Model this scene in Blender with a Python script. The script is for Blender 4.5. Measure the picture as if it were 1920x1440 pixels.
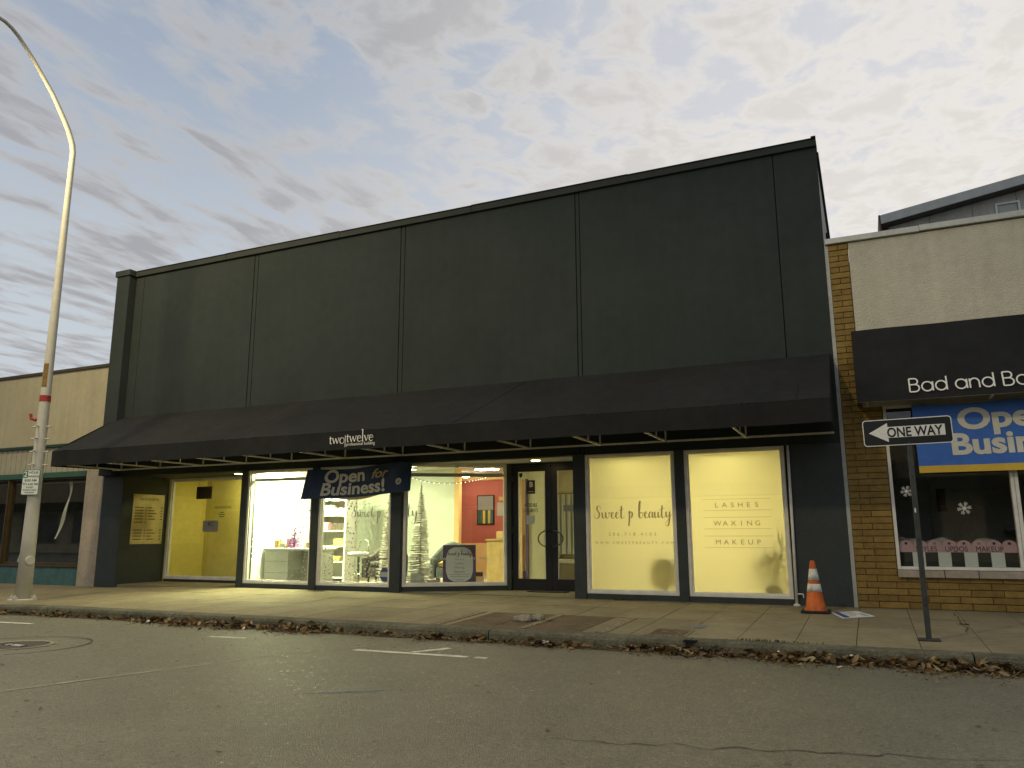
import bpy, bmesh, math, random
from mathutils import Vector, Matrix, noise
random.seed(7)
R = math.radians
scene = bpy.context.scene
C = scene.collection
for o in list(bpy.data.objects): bpy.data.objects.remove(o)

# ------------------------------------------------------------------ camera
YAW, PITCH, ROLL = 0.42696, 0.19126, -0.00348
CAMZ, CAMD = 1.08, 12.861
cy, sy, cp, sp, cr, sr = math.cos(YAW), math.sin(YAW), math.cos(PITCH), math.sin(PITCH), math.cos(ROLL), math.sin(ROLL)
fw = Vector((-sy*cp, cy*cp, sp)); rt = Vector((cy, sy, 0)); up = rt.cross(fw)
r2 = rt*cr + up*sr; u2 = -rt*sr + up*cr
cam_d = bpy.data.cameras.new('camera'); cam = bpy.data.objects.new('camera', cam_d); C.objects.link(cam)
M = Matrix.Identity(4)
for i in range(3):
    M[i][0] = r2[i]; M[i][1] = u2[i]; M[i][2] = -fw[i]
M[0][3], M[1][3], M[2][3] = 0.0, -CAMD, CAMZ
cam.matrix_world = M
cam_d.sensor_width = 36; cam_d.sensor_fit = 'HORIZONTAL'; cam_d.lens = 1452.2/1920*36
cam_d.clip_start = 0.05; cam_d.clip_end = 2000
scene.camera = cam

# ------------------------------------------------------------------ sky, sun, exposure
SUN_EL, SUN_AZ = 3.0, 15.0            # low glow behind the block, a little right of the facade normal
w = bpy.data.worlds.new('World'); scene.world = w; w.use_nodes = True
nt = w.node_tree; nt.nodes.clear()
def N(t, **k):
    n = nt.nodes.new(t)
    for a, b in k.items(): setattr(n, a, b)
    return n
def L(a, b): nt.links.new(a, b)
def vmath(op, a, b=None):
    n = N('ShaderNodeMath', operation=op)
    for i, v in enumerate((a, b)):
        if v is None: continue
        if isinstance(v, (int, float)): n.inputs[i].default_value = v
        else: L(v, n.inputs[i])
    return n.outputs[0]
def wmix(fac, a, b):
    n = N('ShaderNodeMix', data_type='RGBA')
    for s, v in ((n.inputs[0], fac), (n.inputs[6], a), (n.inputs[7], b)):
        if isinstance(v, (int, float)): s.default_value = v
        elif isinstance(v, tuple): s.default_value = (*v, 1)
        else: L(v, s)
    return n.outputs[2]
tc = N('ShaderNodeTexCoord'); sep = N('ShaderNodeSeparateXYZ'); L(tc.outputs['Generated'], sep.inputs[0])
zc = vmath('MAXIMUM', sep.outputs[2], 0.06)
px = vmath('DIVIDE', sep.outputs[0], zc); py = vmath('DIVIDE', sep.outputs[1], zc)
def pvec(ax, ay, rot=0.0, off=0.0):
    c, s = math.cos(rot), math.sin(rot)
    qx = vmath('ADD', vmath('MULTIPLY', px, c*ax), vmath('MULTIPLY', py, s*ax))
    qy = vmath('ADD', vmath('MULTIPLY', px, -s*ay), vmath('MULTIPLY', py, c*ay))
    cmb = N('ShaderNodeCombineXYZ'); L(qx, cmb.inputs[0]); L(qy, cmb.inputs[1]); cmb.inputs[2].default_value = off
    return cmb.outputs[0]
def wnoise(vec, scale, detail, rough, dist):
    n = N('ShaderNodeTexNoise'); n.inputs['Scale'].default_value = scale; n.inputs['Detail'].default_value = detail
    n.inputs['Roughness'].default_value = rough; n.inputs['Distortion'].default_value = dist
    L(vec, n.inputs['Vector']); return n.outputs[0]
def ramp(f, a, b):
    n = N('ShaderNodeMapRange', interpolation_type='SMOOTHSTEP'); L(f, n.inputs[0])
    n.inputs[1].default_value = a; n.inputs[2].default_value = b; return n.outputs[0]
streak = wnoise(pvec(9.0, 3.4, R(4), 1.7), 1.0, 6, 0.55, 0.3)
puff = wnoise(pvec(7.6, 6.2, R(-18), 4.2), 1.0, 7, 0.58, 0.3)
big = wnoise(pvec(2.6, 1.6, R(10), 8.3), 1.0, 3, 0.5, 0.1)
tosun = vmath('ADD', vmath('ADD', vmath('MULTIPLY', sep.outputs[0], 0.33), vmath('MULTIPLY', sep.outputs[1], 0.93)), vmath('MULTIPLY', sep.outputs[2], 0.10))
side = ramp(px, -1.7, -0.7)
mixn = N('ShaderNodeMix', data_type='FLOAT'); L(side, mixn.inputs[0]); L(streak, mixn.inputs[2]); L(puff, mixn.inputs[3])
dens = vmath('ADD', mixn.outputs[0], vmath('MULTIPLY', vmath('SUBTRACT', big, 0.5), 0.50))
dens = vmath('ADD', dens, vmath('MULTIPLY', ramp(tosun, 0.70, 0.98), 0.12))
cover = ramp(dens, 0.40, 0.58)
core = ramp(dens, 0.50, 0.70)
glow = ramp(tosun, 0.36, 1.0)
low = ramp(sep.outputs[2], 0.62, 0.20)
sky = N('ShaderNodeTexSky', sky_type='NISHITA'); sky.sun_disc = False
sky.sun_elevation = R(SUN_EL); sky.sun_rotation = R(SUN_AZ)
sky.altitude = 50; sky.air_density = 1.0; sky.dust_density = 1.2; sky.ozone_density = 2.0
gap = wmix(0.80, sky.outputs[0], (3.45, 4.10, 5.20))
gap = wmix(vmath('MULTIPLY', low, 0.80), gap, (5.4, 5.8, 6.1))
thin = wmix(glow, (4.30, 4.38, 4.55), (7.6, 7.25, 6.8))
thick = wmix(glow, (3.25, 3.30, 3.50), (6.7, 6.35, 5.95))
cl = wmix(core, thin, thick)
gapg = wmix(glow, gap, (6.2, 6.15, 6.35))
col = wmix(vmath('MULTIPLY', cover, 0.93), gapg, cl)
bg = N('ShaderNodeBackground'); bg.inputs[1].default_value = 0.116; L(col, bg.inputs[0])
wo = N('ShaderNodeOutputWorld'); L(bg.outputs[0], wo.inputs[0])

sun_d = bpy.data.lights.new('sun', 'SUN'); sun_d.energy = 0.06; sun_d.angle = R(20); sun_d.color = (1, 0.86, 0.7)
sun = bpy.data.objects.new('sun', sun_d); C.objects.link(sun)
sdir = Vector((math.sin(R(SUN_AZ))*math.cos(R(SUN_EL)), math.cos(R(SUN_AZ))*math.cos(R(SUN_EL)), math.sin(R(SUN_EL))))
sun.rotation_euler = sdir.to_track_quat('Z', 'Y').to_euler(); sun.location = (0, 0, 30)
scene.view_settings.view_transform = 'Standard'; scene.view_settings.look = 'None'
scene.view_settings.gamma = 1; scene.view_settings.exposure = 0.0; scene.view_settings.use_curve_mapping = False
try:
    scene.cycles.use_denoising = True; scene.cycles.max_bounces = 6; scene.cycles.diffuse_bounces = 4; scene.cycles.glossy_bounces = 3; scene.cycles.transparent_max_bounces = 16
    scene.cycles.sample_clamp_indirect = 4.0; scene.cycles.caustics_reflective = False
except Exception: pass

# ------------------------------------------------------------------ materials
MATS = {}
def mat(name, col, rough=0.8, var=0.12, vs=3.0, bump=0.0, bs=60.0, metal=0.0, spec=0.3, emis=None, es=0.0, obj_var=0.0, streaks=0.0, spots=None, isl=None):
    m = bpy.data.materials.new(name); m.use_nodes = True; t = m.node_tree; n = t.nodes; b = n['Principled BSDF']
    lk = t.links.new
    b.inputs['Roughness'].default_value = rough; b.inputs['Metallic'].default_value = metal
    b.inputs['Specular IOR Level'].default_value = spec
    g = n.new('ShaderNodeNewGeometry')
    def mul(c, f, lo, hi):
        r = n.new('ShaderNodeMapRange'); lk(f, r.inputs[0]); r.inputs[1].default_value = 0.3; r.inputs[2].default_value = 0.7
        r.inputs[3].default_value = lo; r.inputs[4].default_value = hi
        v = n.new('ShaderNodeVectorMath'); v.operation = 'SCALE'; lk(c, v.inputs[0]); lk(r.outputs[0], v.inputs['Scale']); return v.outputs[0]
    rgb = n.new('ShaderNodeRGB'); rgb.outputs[0].default_value = (*col, 1); c = rgb.outputs[0]
    if isl:
        cr_ = n.new('ShaderNodeValToRGB'); lk(g.outputs['Random Per Island'], cr_.inputs[0])
        e = cr_.color_ramp.elements
        for i, q in enumerate(isl):
            el = e[i] if i < 2 else e.new(i/(len(isl)-1))
            el.position = i/(len(isl)-1); el.color = (*q, 1)
        c = cr_.outputs[0]
    if var:
        for k, (s, a) in enumerate(((vs, var), (vs*7.3, var*0.7))):
            x = n.new('ShaderNodeTexNoise'); x.inputs['Scale'].default_value = s; x.inputs['Detail'].default_value = 5
            lk(g.outputs['Position'], x.inputs['Vector']); c = mul(c, x.outputs[0], 1-a, 1+a)
    if streaks:
        mp = n.new('ShaderNodeMapping'); mp.inputs['Scale'].default_value = (7, 7, 0.35); lk(g.outputs['Position'], mp.inputs[0])
        x = n.new('ShaderNodeTexNoise'); x.inputs['Scale'].default_value = 1.0; x.inputs['Detail'].default_value = 6
        lk(mp.outputs[0], x.inputs['Vector']); c = mul(c, x.outputs[0], 1-streaks, 1+streaks*0.6)
    if spots:
        v = n.new('ShaderNodeTexVoronoi'); v.inputs['Scale'].default_value = spots[0]; lk(g.outputs['Position'], v.inputs['Vector'])
        s = n.new('ShaderNodeSeparateColor'); lk(v.outputs['Color'], s.inputs[0])
        mr = n.new('ShaderNodeMapRange'); lk(s.outputs[0], mr.inputs[0]); mr.inputs[1].default_value = 0.0; mr.inputs[2].default_value = 1.0
        mr.inputs[3].default_value = 1-spots[1]; mr.inputs[4].default_value = 1+spots[1]
        vv = n.new('ShaderNodeVectorMath'); vv.operation = 'SCALE'; lk(c, vv.inputs[0]); lk(mr.outputs[0], vv.inputs['Scale']); c = vv.outputs[0]
    if obj_var:
        oi = n.new('ShaderNodeObjectInfo'); mr = n.new('ShaderNodeMapRange'); lk(oi.outputs['Random'], mr.inputs[0])
        mr.inputs[3].default_value = 1-obj_var; mr.inputs[4].default_value = 1+obj_var
        vv = n.new('ShaderNodeVectorMath'); vv.operation = 'SCALE'; lk(c, vv.inputs[0]); lk(mr.outputs[0], vv.inputs['Scale']); c = vv.outputs[0]
    lk(c, b.inputs['Base Color'])
    if bump:
        x = n.new('ShaderNodeTexNoise'); x.inputs['Scale'].default_value = bs; x.inputs['Detail'].default_value = 4
        lk(g.outputs['Position'], x.inputs['Vector'])
        bp = n.new('ShaderNodeBump'); bp.inputs['Strength'].default_value = bump; bp.inputs['Distance'].default_value = 0.02
        lk(x.outputs[0], bp.inputs['Height']); lk(bp.outputs[0], b.inputs['Normal'])
    if emis:
        b.inputs['Emission Color'].default_value = (*emis, 1); b.inputs['Emission Strength'].default_value = es
    MATS[name] = m; return m
def glassmat(name, tint=(0.96, 0.98, 0.96), refl=1.0):
    m = bpy.data.materials.new(name); m.use_nodes = True; t = m.node_tree; n = t.nodes; n.clear(); lk = t.links.new
    o = n.new('ShaderNodeOutputMaterial'); mx = n.new('ShaderNodeMixShader'); tr = n.new('ShaderNodeBsdfTransparent'); gl = n.new('ShaderNodeBsdfGlossy')
    tr.inputs[0].default_value = (*tint, 1); gl.inputs['Roughness'].default_value = 0.01; gl.inputs[0].default_value = (refl, refl, refl, 1)
    fr = n.new('ShaderNodeFresnel'); fr.inputs[0].default_value = 1.45
    x = n.new('ShaderNodeTexNoise'); x.inputs['Scale'].default_value = 1.2; bp = n.new('ShaderNodeBump'); bp.inputs['Strength'].default_value = 0.03
    g = n.new('ShaderNodeNewGeometry'); lk(g.outputs['Position'], x.inputs['Vector']); lk(x.outputs[0], bp.inputs['Height']); lk(bp.outputs[0], gl.inputs['Normal'])
    io = n.new('ShaderNodeMapRange'); lk(g.outputs['Backfacing'], io.inputs[0]); io.inputs[3].default_value = 1.45; io.inputs[4].default_value = 1/1.45; lk(io.outputs[0], fr.inputs[0])
    lk(fr.outputs[0], mx.inputs[0]); lk(tr.outputs[0], mx.inputs[1]); lk(gl.outputs[0], mx.inputs[2]); lk(mx.outputs[0], o.inputs[0])
    MATS[name] = m
def frostmat(name, col):
    m = bpy.data.materials.new(name); m.use_nodes = True; t = m.node_tree; n = t.nodes; n.clear(); lk = t.links.new
    o = n.new('ShaderNodeOutputMaterial'); mx = n.new('ShaderNodeMixShader'); tl = n.new('ShaderNodeBsdfTranslucent'); gl = n.new('ShaderNodeBsdfGlossy')
    tl.inputs[0].default_value = (*col, 1); gl.inputs['Roughness'].default_value = 0.03; fr = n.new('ShaderNodeFresnel'); fr.inputs[0].default_value = 1.4
    df = n.new('ShaderNodeBsdfDiffuse'); df.inputs[0].default_value = (*[c*0.8 for c in col], 1); m2 = n.new('ShaderNodeMixShader'); m2.inputs[0].default_value = 0.12
    lk(tl.outputs[0], m2.inputs[1]); lk(df.outputs[0], m2.inputs[2])
    lk(m2.outputs[0], o.inputs[0])
    MATS[name] = m
def lampmat(name, col, s):
    m = bpy.data.materials.new(name); m.use_nodes = True; n = m.node_tree.nodes; n.clear()
    o = n.new('ShaderNodeOutputMaterial'); e = n.new('ShaderNodeEmission'); e.inputs[0].default_value = (*col, 1); e.inputs[1].default_value = s
    m.node_tree.links.new(e.outputs[0], o.inputs[0]); MATS[name] = m

mat('facade', (0.0335, 0.0420, 0.0385), 0.85, 0.12, 0.7, 0.7, 130, streaks=0.06)
mat('facade_trim', (0.032, 0.037, 0.032), 0.75, 0.12, 2.0, 0.25, 120)
mat('pier', (0.046, 0.054, 0.052), 0.7, 0.12, 3.0, 0.25, 110)
mat('groove', (0.012, 0.013, 0.012), 0.95, 0.1)
mat('awning_cloth', (0.0125, 0.0125, 0.012), 0.85, 0.28, 0.8, 0.3, 300, streaks=0.12)
mat('awning_metal', (0.76, 0.74, 0.70), 0.5, 0.12, 5)
mat('white_print', (0.78, 0.76, 0.70), 0.7, 0.04)
mat('window_white', (0.78, 0.75, 0.66), 0.55, 0.10, 6, 0.1, 60)
mat('side_paint', (0.42, 0.42, 0.38), 0.8, 0.15, 1.5, 0.2, 60, streaks=0.12)
mat('coping_metal', (0.52, 0.52, 0.47), 0.5, 0.12, 2, metal=0.2)
mat('roofing', (0.10, 0.10, 0.10), 0.9, 0.2)
mat('door_black', (0.014, 0.015, 0.017), 0.4, 0.15, 4, spec=0.4)
mat('chrome', (0.5, 0.48, 0.45), 0.25, 0.05, metal=1.0)
mat('handle_dark', (0.12, 0.11, 0.10), 0.3, 0.1, metal=0.9)
glassmat('glass'); glassmat('dark_glass', (0.93, 0.95, 0.94))
frostmat('frost', (0.97, 0.90, 0.62))
mat('room_white', (0.78, 0.80, 0.74), 0.9, 0.04)
mat('room_mint', (0.72, 0.78, 0.68), 0.9, 0.04)
mat('room_cream', (0.78, 0.72, 0.52), 0.9, 0.05)
mat('room_yellow', (0.68, 0.59, 0.16), 0.9, 0.08, 1.0)
mat('room_beige', (0.62, 0.56, 0.36), 0.9, 0.05)
mat('room_red', (0.47, 0.135, 0.115), 0.85, 0.06)
mat('room_orange', (0.80, 0.55, 0.26), 0.85, 0.06)
mat('room_floor', (0.42, 0.38, 0.30), 0.6, 0.15)
mat('ceiling', (0.72, 0.70, 0.64), 0.9, 0.04)
mat('wood_yellow', (0.66, 0.46, 0.18), 0.6, 0.18, 6, streaks=0.1)
mat('purple', (0.13, 0.08, 0.15), 0.7, 0.1)
mat('purple_tinsel', (0.35, 0.06, 0.50), 0.4, 0.2)
def tinselmat(name, col):
    m = bpy.data.materials.new(name); m.use_nodes = True; t = m.node_tree; n = t.nodes; n.clear(); lk = t.links.new
    o = n.new('ShaderNodeOutputMaterial'); mx = n.new('ShaderNodeMixShader'); mx.inputs[0].default_value = 0.5
    a = n.new('ShaderNodeBsdfDiffuse'); b = n.new('ShaderNodeBsdfTranslucent'); a.inputs[0].default_value = (*col, 1); b.inputs[0].default_value = (*col, 1)
    lk(a.outputs[0], mx.inputs[1]); lk(b.outputs[0], mx.inputs[2]); lk(mx.outputs[0], o.inputs[0]); MATS[name] = m
tinselmat('white_tinsel', (0.92, 0.90, 0.82))
mat('cabinet', (0.66, 0.67, 0.58), 0.6, 0.05)
mat('cabinet_dark', (0.40, 0.39, 0.32), 0.6, 0.08)
mat('chair_cloth', (0.24, 0.28, 0.28), 0.9, 0.12, 9, 0.2, 200)
mat('chair_dark', (0.12, 0.11, 0.10), 0.9, 0.12, 9, 0.2, 200)
mat('gold_cushion', (0.55, 0.42, 0.14), 0.9, 0.25, 14)
mat('black', (0.015, 0.015, 0.015), 0.6, 0.1)
mat('paper', (0.72, 0.72, 0.68), 0.8, 0.05)
mat('grey_print', (0.25, 0.25, 0.25), 0.8, 0.05)
mat('soft_print', (0.42, 0.42, 0.38), 0.8, 0.05)
mat('frost_print', (0.42, 0.32, 0.15), 0.7, 0.05)
mat('pale_print', (0.35, 0.33, 0.30), 0.7, 0.05)
mat('brass_plate', (0.64, 0.54, 0.24), 0.45, 0.14, 4, metal=0.15)
mat('brass_print', (0.12, 0.10, 0.06), 0.7, 0.05)
mat('plant_leaf', (0.05, 0.08, 0.025), 0.6, 0.2)
mat('banner_navy', (0.035, 0.055, 0.105), 0.6, 0.10, 5, 0.15, 30)
mat('banner_blue', (0.055, 0.165, 0.54), 0.5, 0.08, 5, 0.1, 20)
mat('banner_gold', (0.70, 0.46, 0.06), 0.6, 0.06)
mat('banner_white', (0.70, 0.67, 0.56), 0.6, 0.06)
mat('banner_tan', (0.58, 0.42, 0.22), 0.6, 0.06)
mat('brick', (0.265, 0.170, 0.048), 0.9, 0.16, 9, 0.6, 70, obj_var=0.16, streaks=0.08)
mat('mortar', (0.15, 0.11, 0.045), 0.95, 0.15, 20, 0.4, 90)
mat('stucco_tan', (0.58, 0.545, 0.43), 0.95, 0.08, 1.2, 1.0, 55, streaks=0.06)
mat('stucco_cream', (0.42, 0.37, 0.245), 0.95, 0.07, 1.0, 0.5, 70, streaks=0.07)
mat('stone_pillar', (0.40, 0.34, 0.27), 0.95, 0.12, 2.0, 0.4, 60, streaks=0.10)
mat('green_trim', (0.035, 0.095, 0.065), 0.6, 0.15, 3)
mat('green_dark', (0.018, 0.045, 0.032), 0.6, 0.15, 3)
mat('teal', (0.055, 0.125, 0.125), 0.7, 0.18, 3, 0.2, 50, streaks=0.1)
mat('rib_panel', (0.36, 0.33, 0.24), 0.8, 0.08, 4)
mat('brown_trim', (0.055, 0.045, 0.03), 0.7, 0.15, 4)
mat('bronze', (0.10, 0.07, 0.035), 0.45, 0.15, 4, metal=0.5)
mat('interior_dark', (0.10, 0.10, 0.09), 0.9, 0.2)
mat('interior_grey', (0.42, 0.41, 0.36), 0.9, 0.15)
mat('siding', (0.46, 0.45, 0.42), 0.85, 0.12, 1.5, streaks=0.08)
mat('fascia', (0.45, 0.46, 0.43), 0.7, 0.1, 2)
mat('fascia_red', (0.16, 0.07, 0.05), 0.7, 0.1, 2)
mat('pole_paint', (0.50, 0.48, 0.41), 0.55, 0.05, 6, 0.10, 40, streaks=0.03)
mat('red_tape', (0.30, 0.03, 0.03), 0.6, 0.1)
mat('brown_tape', (0.20, 0.12, 0.03), 0.6, 0.3, 20)
mat('sign_white', (0.74, 0.74, 0.70), 0.45, 0.08, 5)
mat('sign_green', (0.02, 0.16, 0.09), 0.45, 0.05)
mat('sign_black', (0.014, 0.015, 0.018), 0.5, 0.05)
mat('post_metal', (0.060, 0.064, 0.062), 0.55, 0.18, 9, metal=0.3)
mat('cone_orange', (0.50, 0.115, 0.022), 0.6, 0.30, 8, 0.1, 30, streaks=0.30)
mat('cone_white', (0.62, 0.60, 0.54), 0.6, 0.28, 14)
mat('rubber', (0.025, 0.023, 0.02), 0.85, 0.2)
mat('pink', (0.62, 0.36, 0.38), 0.7, 0.05)
mat('decal_white', (0.74, 0.73, 0.66), 0.8, 0.04)
mat('blue_print', (0.06, 0.09, 0.26), 0.7, 0.05)
mat('slab', (0.225, 0.190, 0.112), 0.85, 0.16, 1.4, 0.35, 120, obj_var=0.09, spots=(220, 0.10))
mat('slab_brown', (0.125, 0.092, 0.052), 0.95, 0.28, 2.2, 0.7, 60, obj_var=0.08, spots=(120, 0.2))
mat('slab_joint', (0.105, 0.088, 0.054), 0.95, 0.3, 8)
mat('gravel_strip', (0.22, 0.18, 0.11), 0.95, 0.3, 25, 1.0, 60, spots=(60, 0.5))
mat('kerb', (0.118, 0.112, 0.076), 0.95, 0.32, 2.4, 0.9, 50, spots=(70, 0.18), streaks=0.15)
mat('moss', (0.075, 0.078, 0.03), 0.95, 0.3, 20)
mat('paint_white', (0.58, 0.56, 0.46), 0.75, 0.22, 9, 0.3, 80)
mat('paint_faded', (0.33, 0.30, 0.21), 0.85, 0.20, 9, 0.3, 80)
mat('chalk_blue', (0.16, 0.19, 0.22), 0.9, 0.25, 10)
mat('iron', (0.075, 0.070, 0.058), 0.6, 0.25, 12, 0.5, 40, metal=0.3)
mat('crack', (0.075, 0.070, 0.054), 0.95, 0.2)
mat('leaf', (0.2, 0.1, 0.04), 0.85, 0.1, isl=[(0.045, 0.028, 0.014), (0.10, 0.062, 0.024), (0.18, 0.115, 0.045), (0.07, 0.043, 0.02), (0.12, 0.065, 0.022), (0.24, 0.165, 0.07), (0.08, 0.05, 0.022), (0.34, 0.27, 0.15)])
mat('debris', (0.1, 0.06, 0.03), 0.95, 0.1, isl=[(0.07, 0.045, 0.022), (0.20, 0.13, 0.055), (0.12, 0.075, 0.034), (0.28, 0.20, 0.09), (0.09, 0.055, 0.026)])
mat('dirt', (0.085, 0.062, 0.034), 0.9, 0.4, 7, 0.8, 60, spots=(90, 0.35))
mat('litter_white', (0.62, 0.60, 0.52), 0.7, 0.1)
mat('concrete_lump', (0.26, 0.235, 0.17), 0.95, 0.3, 8, 0.8, 60)
# asphalt: fine aggregate, patchy wear, slightly glossy tops
mat('asphalt', (0.172, 0.160, 0.110), 0.62, 0.10, 0.55, 0.9, 95, spec=0.5, spots=(62, 0.26))
am = MATS['asphalt'].node_tree
_b = am.nodes['Principled BSDF']; _g = am.nodes.new('ShaderNodeNewGeometry'); _v = am.nodes.new('ShaderNodeTexVoronoi'); _v.inputs['Scale'].default_value = 38
am.links.new(_g.outputs['Position'], _v.inputs['Vector']); _s = am.nodes.new('ShaderNodeSeparateColor'); am.links.new(_v.outputs['Color'], _s.inputs[0])
_m = am.nodes.new('ShaderNodeMapRange'); am.links.new(_s.outputs[1], _m.inputs[0]); _m.inputs[1].default_value = 0.0; _m.inputs[2].default_value = 0.06
_m.inputs[3].default_value = 0.14; _m.inputs[4].default_value = 0.52; am.links.new(_m.outputs[0], _b.inputs['Roughness'])
lampmat('lamp_cool', (1.0, 0.99, 0.60), 9); lampmat('lamp_warm', (1.0, 0.89, 0.46), 60); lampmat('lamp_dome', (1.0, 0.84, 0.56), 60); lampmat('lamp_front', (1.0, 1.0, 0.56), 215); lampmat('fill_slim', (1.0, 1.0, 0.60), 42); lampmat('lamp_down', (1.0, 0.76, 0.36), 18)
lampmat('lamp_spot', (1.0, 0.88, 0.36), 50); lampmat('lamp_yellow', (1.0, 0.90, 0.45), 66); lampmat('lamp_street', (1.0, 0.84, 0.50), 8); lampmat('fairy', (1.0, 0.95, 0.75), 4)
for _n in ('fairy', 'lamp_street'): MATS[_n].cycles.emission_sampling = 'NONE'

# ------------------------------------------------------------------ builders
ORG = {}
def put(o, parent=None, org=None):
    C.objects.link(o)
    if parent is not None: o.parent = parent
    ORG[o.name] = Vector(org) if org is not None else (ORG[parent.name] if parent is not None else Vector((0, 0, 0)))
    return o
def tag(o, label=None, cat=None, group=None, kind=None):
    if label: o['label'] = label
    if cat: o['category'] = cat
    if group: o['group'] = group
    if kind: o['kind'] = kind
    return o
def thing(name, label, cat, loc=(0, 0, 0), group=None):
    o = bpy.data.objects.new(name, None); o.location = loc; o.empty_display_size = 0.2
    put(o, None, loc); return tag(o, label, cat, group)
class MB:
    def __init__(s, xf=None): s.bm = bmesh.new(); s.xf = xf
    def v(s, p):
        p = Vector(p); return s.bm.verts.new(s.xf @ p if s.xf else p)
    def f(s, vs):
        try: return s.bm.faces.new(vs)
        except ValueError: return None
    def box(s, x0, x1, y0, y1, z0, z1, bev=0.0):
        a = [s.v(p) for p in ((x0,y0,z0),(x1,y0,z0),(x1,y1,z0),(x0,y1,z0),(x0,y0,z1),(x1,y0,z1),(x1,y1,z1),(x0,y1,z1))]
        fs = [s.f([a[i] for i in q]) for q in ((0,3,2,1),(4,5,6,7),(0,1,5,4),(1,2,6,5),(2,3,7,6),(3,0,4,7))]
        if bev:
            es = list({e for q in fs for e in q.edges}); bmesh.ops.bevel(s.bm, geom=es, offset=bev, segments=2, affect='EDGES', profile=0.5)
        return s
    def hexa(s, lo, hi):            # two quads, bottom and top
        a = [s.v(p) for p in lo+hi]
        for q in ((0,3,2,1),(4,5,6,7),(0,1,5,4),(1,2,6,5),(2,3,7,6),(3,0,4,7)): s.f([a[i] for i in q])
        return s
    def quad(s, *p): s.f([s.v(q) for q in p]); return s
    def prism(s, poly, d0, d1, ax):  # polygon in the two other axes, extruded along ax
        def mk(p, d): return {'x': (d, p[0], p[1]), 'y': (p[0], d, p[1]), 'z': (p[0], p[1], d)}[ax]
        a = [s.v(mk(p, d0)) for p in poly]; b = [s.v(mk(p, d1)) for p in poly]; n = len(poly)
        s.f(a[::-1]); s.f(b)
        for i in range(n): s.f([a[i], a[(i+1) % n], b[(i+1) % n], b[i]])
        return s
    def tube(s, pts, rad, seg=10, caps=True):
        pts = [Vector(p) for p in pts]; n = len(pts); rings = []
        rad = rad if isinstance(rad, (list, tuple)) else [rad]*n
        pn = None
        for i, p in enumerate(pts):
            t = (pts[min(i+1, n-1)]-pts[max(i-1, 0)]).normalized()
            if pn is None: pn = t.orthogonal().normalized()
            pn = (pn - t*pn.dot(t)).normalized(); bn = t.cross(pn)
            rings.append([s.v(p+(pn*math.cos(2*math.pi*k/seg)+bn*math.sin(2*math.pi*k/seg))*rad[i]) for k in range(seg)])
        for a, b in zip(rings, rings[1:]):
            for k in range(seg): s.f([a[k], a[(k+1) % seg], b[(k+1) % seg], b[k]])
        if caps: s.f(rings[0][::-1]); s.f(rings[-1])
        return s
    def lathe(s, c, prof, seg=20):   # profile (r, z) about a vertical axis at c
        rings = [[s.v((c[0]+r*math.cos(2*math.pi*k/seg), c[1]+r*math.sin(2*math.pi*k/seg), c[2]+z)) for k in range(seg)] for r, z in prof]
        for a, b in zip(rings, rings[1:]):
            for k in range(seg): s.f([a[k], a[(k+1) % seg], b[(k+1) % seg], b[k]])
        s.f(rings[0][::-1]); s.f(rings[-1]); return s
    def build(s, name, m, parent=None, smooth=False, kind=None, label=None, cat=None, recalc=True):
        if recalc: bmesh.ops.recalc_face_normals(s.bm, faces=s.bm.faces)
        org = ORG[parent.name] if parent is not None else None
        me = bpy.data.meshes.new(name)
        if org is not None: bmesh.ops.translate(s.bm, verts=s.bm.verts, vec=-org)
        s.bm.to_mesh(me); s.bm.free(); me.materials.append(MATS[m])
        if smooth:
            for p in me.polygons: p.use_smooth = True
        o = bpy.data.objects.new(name, me); put(o, parent); tag(o, label, cat, None, kind); return o
def struct(name, mb, m, parent=None, **k):
    o = mb.build(name, m, parent, **k)
    if parent is None: o['kind'] = 'structure'
    return o
def frame_xf(A, B, z=0.0):           # local x runs A->B on plan, y inward, z up
    a = Vector((A[0], A[1], z)); d = Vector((B[0]-A[0], B[1]-A[1], 0)); l = d.length; d.normalize(); n = Vector((-d.y, d.x, 0))
    m = Matrix.Identity(4)
    for i in range(3): m[i][0] = d[i]; m[i][1] = n[i]; m[i][2] = (0, 0, 1)[i]; m[i][3] = a[i]
    return m, l
# lettering from the built-in face: returns triangulated (x, y) mesh, centred or left aligned
def glyphs(body, size, bold=0.0, space=1.0, align='CENTER', shear=0.0, sx=1.0, depth=0.003):
    cu = bpy.data.curves.new('t', 'FONT'); cu.body = body; cu.size = size; cu.offset = bold; cu.space_character = space
    cu.align_x = align; cu.shear = shear; cu.extrude = depth/2; cu.resolution_u = 4; cu.fill_mode = 'BOTH' if depth else 'FRONT'
    o = bpy.data.objects.new('t', cu); C.objects.link(o)
    me = bpy.data.meshes.new_from_object(o); bpy.data.objects.remove(o); bpy.data.curves.remove(cu)
    bm = bmesh.new(); bm.from_mesh(me); bpy.data.meshes.remove(me)
    for v in bm.verts: v.co.x *= sx
    bmesh.ops.triangulate(bm, faces=bm.faces); return bm
def text(name, body, size, m, parent, fn, **k):   # fn maps local (x, y, depth) to the world
    bm = glyphs(body, size, **k); mb = MB(); mb.bm.free(); mb.bm = bm
    for v in bm.verts: v.co = fn(v.co.x, v.co.y, v.co.z)
    o = mb.build(name, m, parent)
    if size < 0.085 and len(body) > 3: o['kind'] = 'stuff'      # print too small to pick apart letter by letter
    return o
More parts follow.
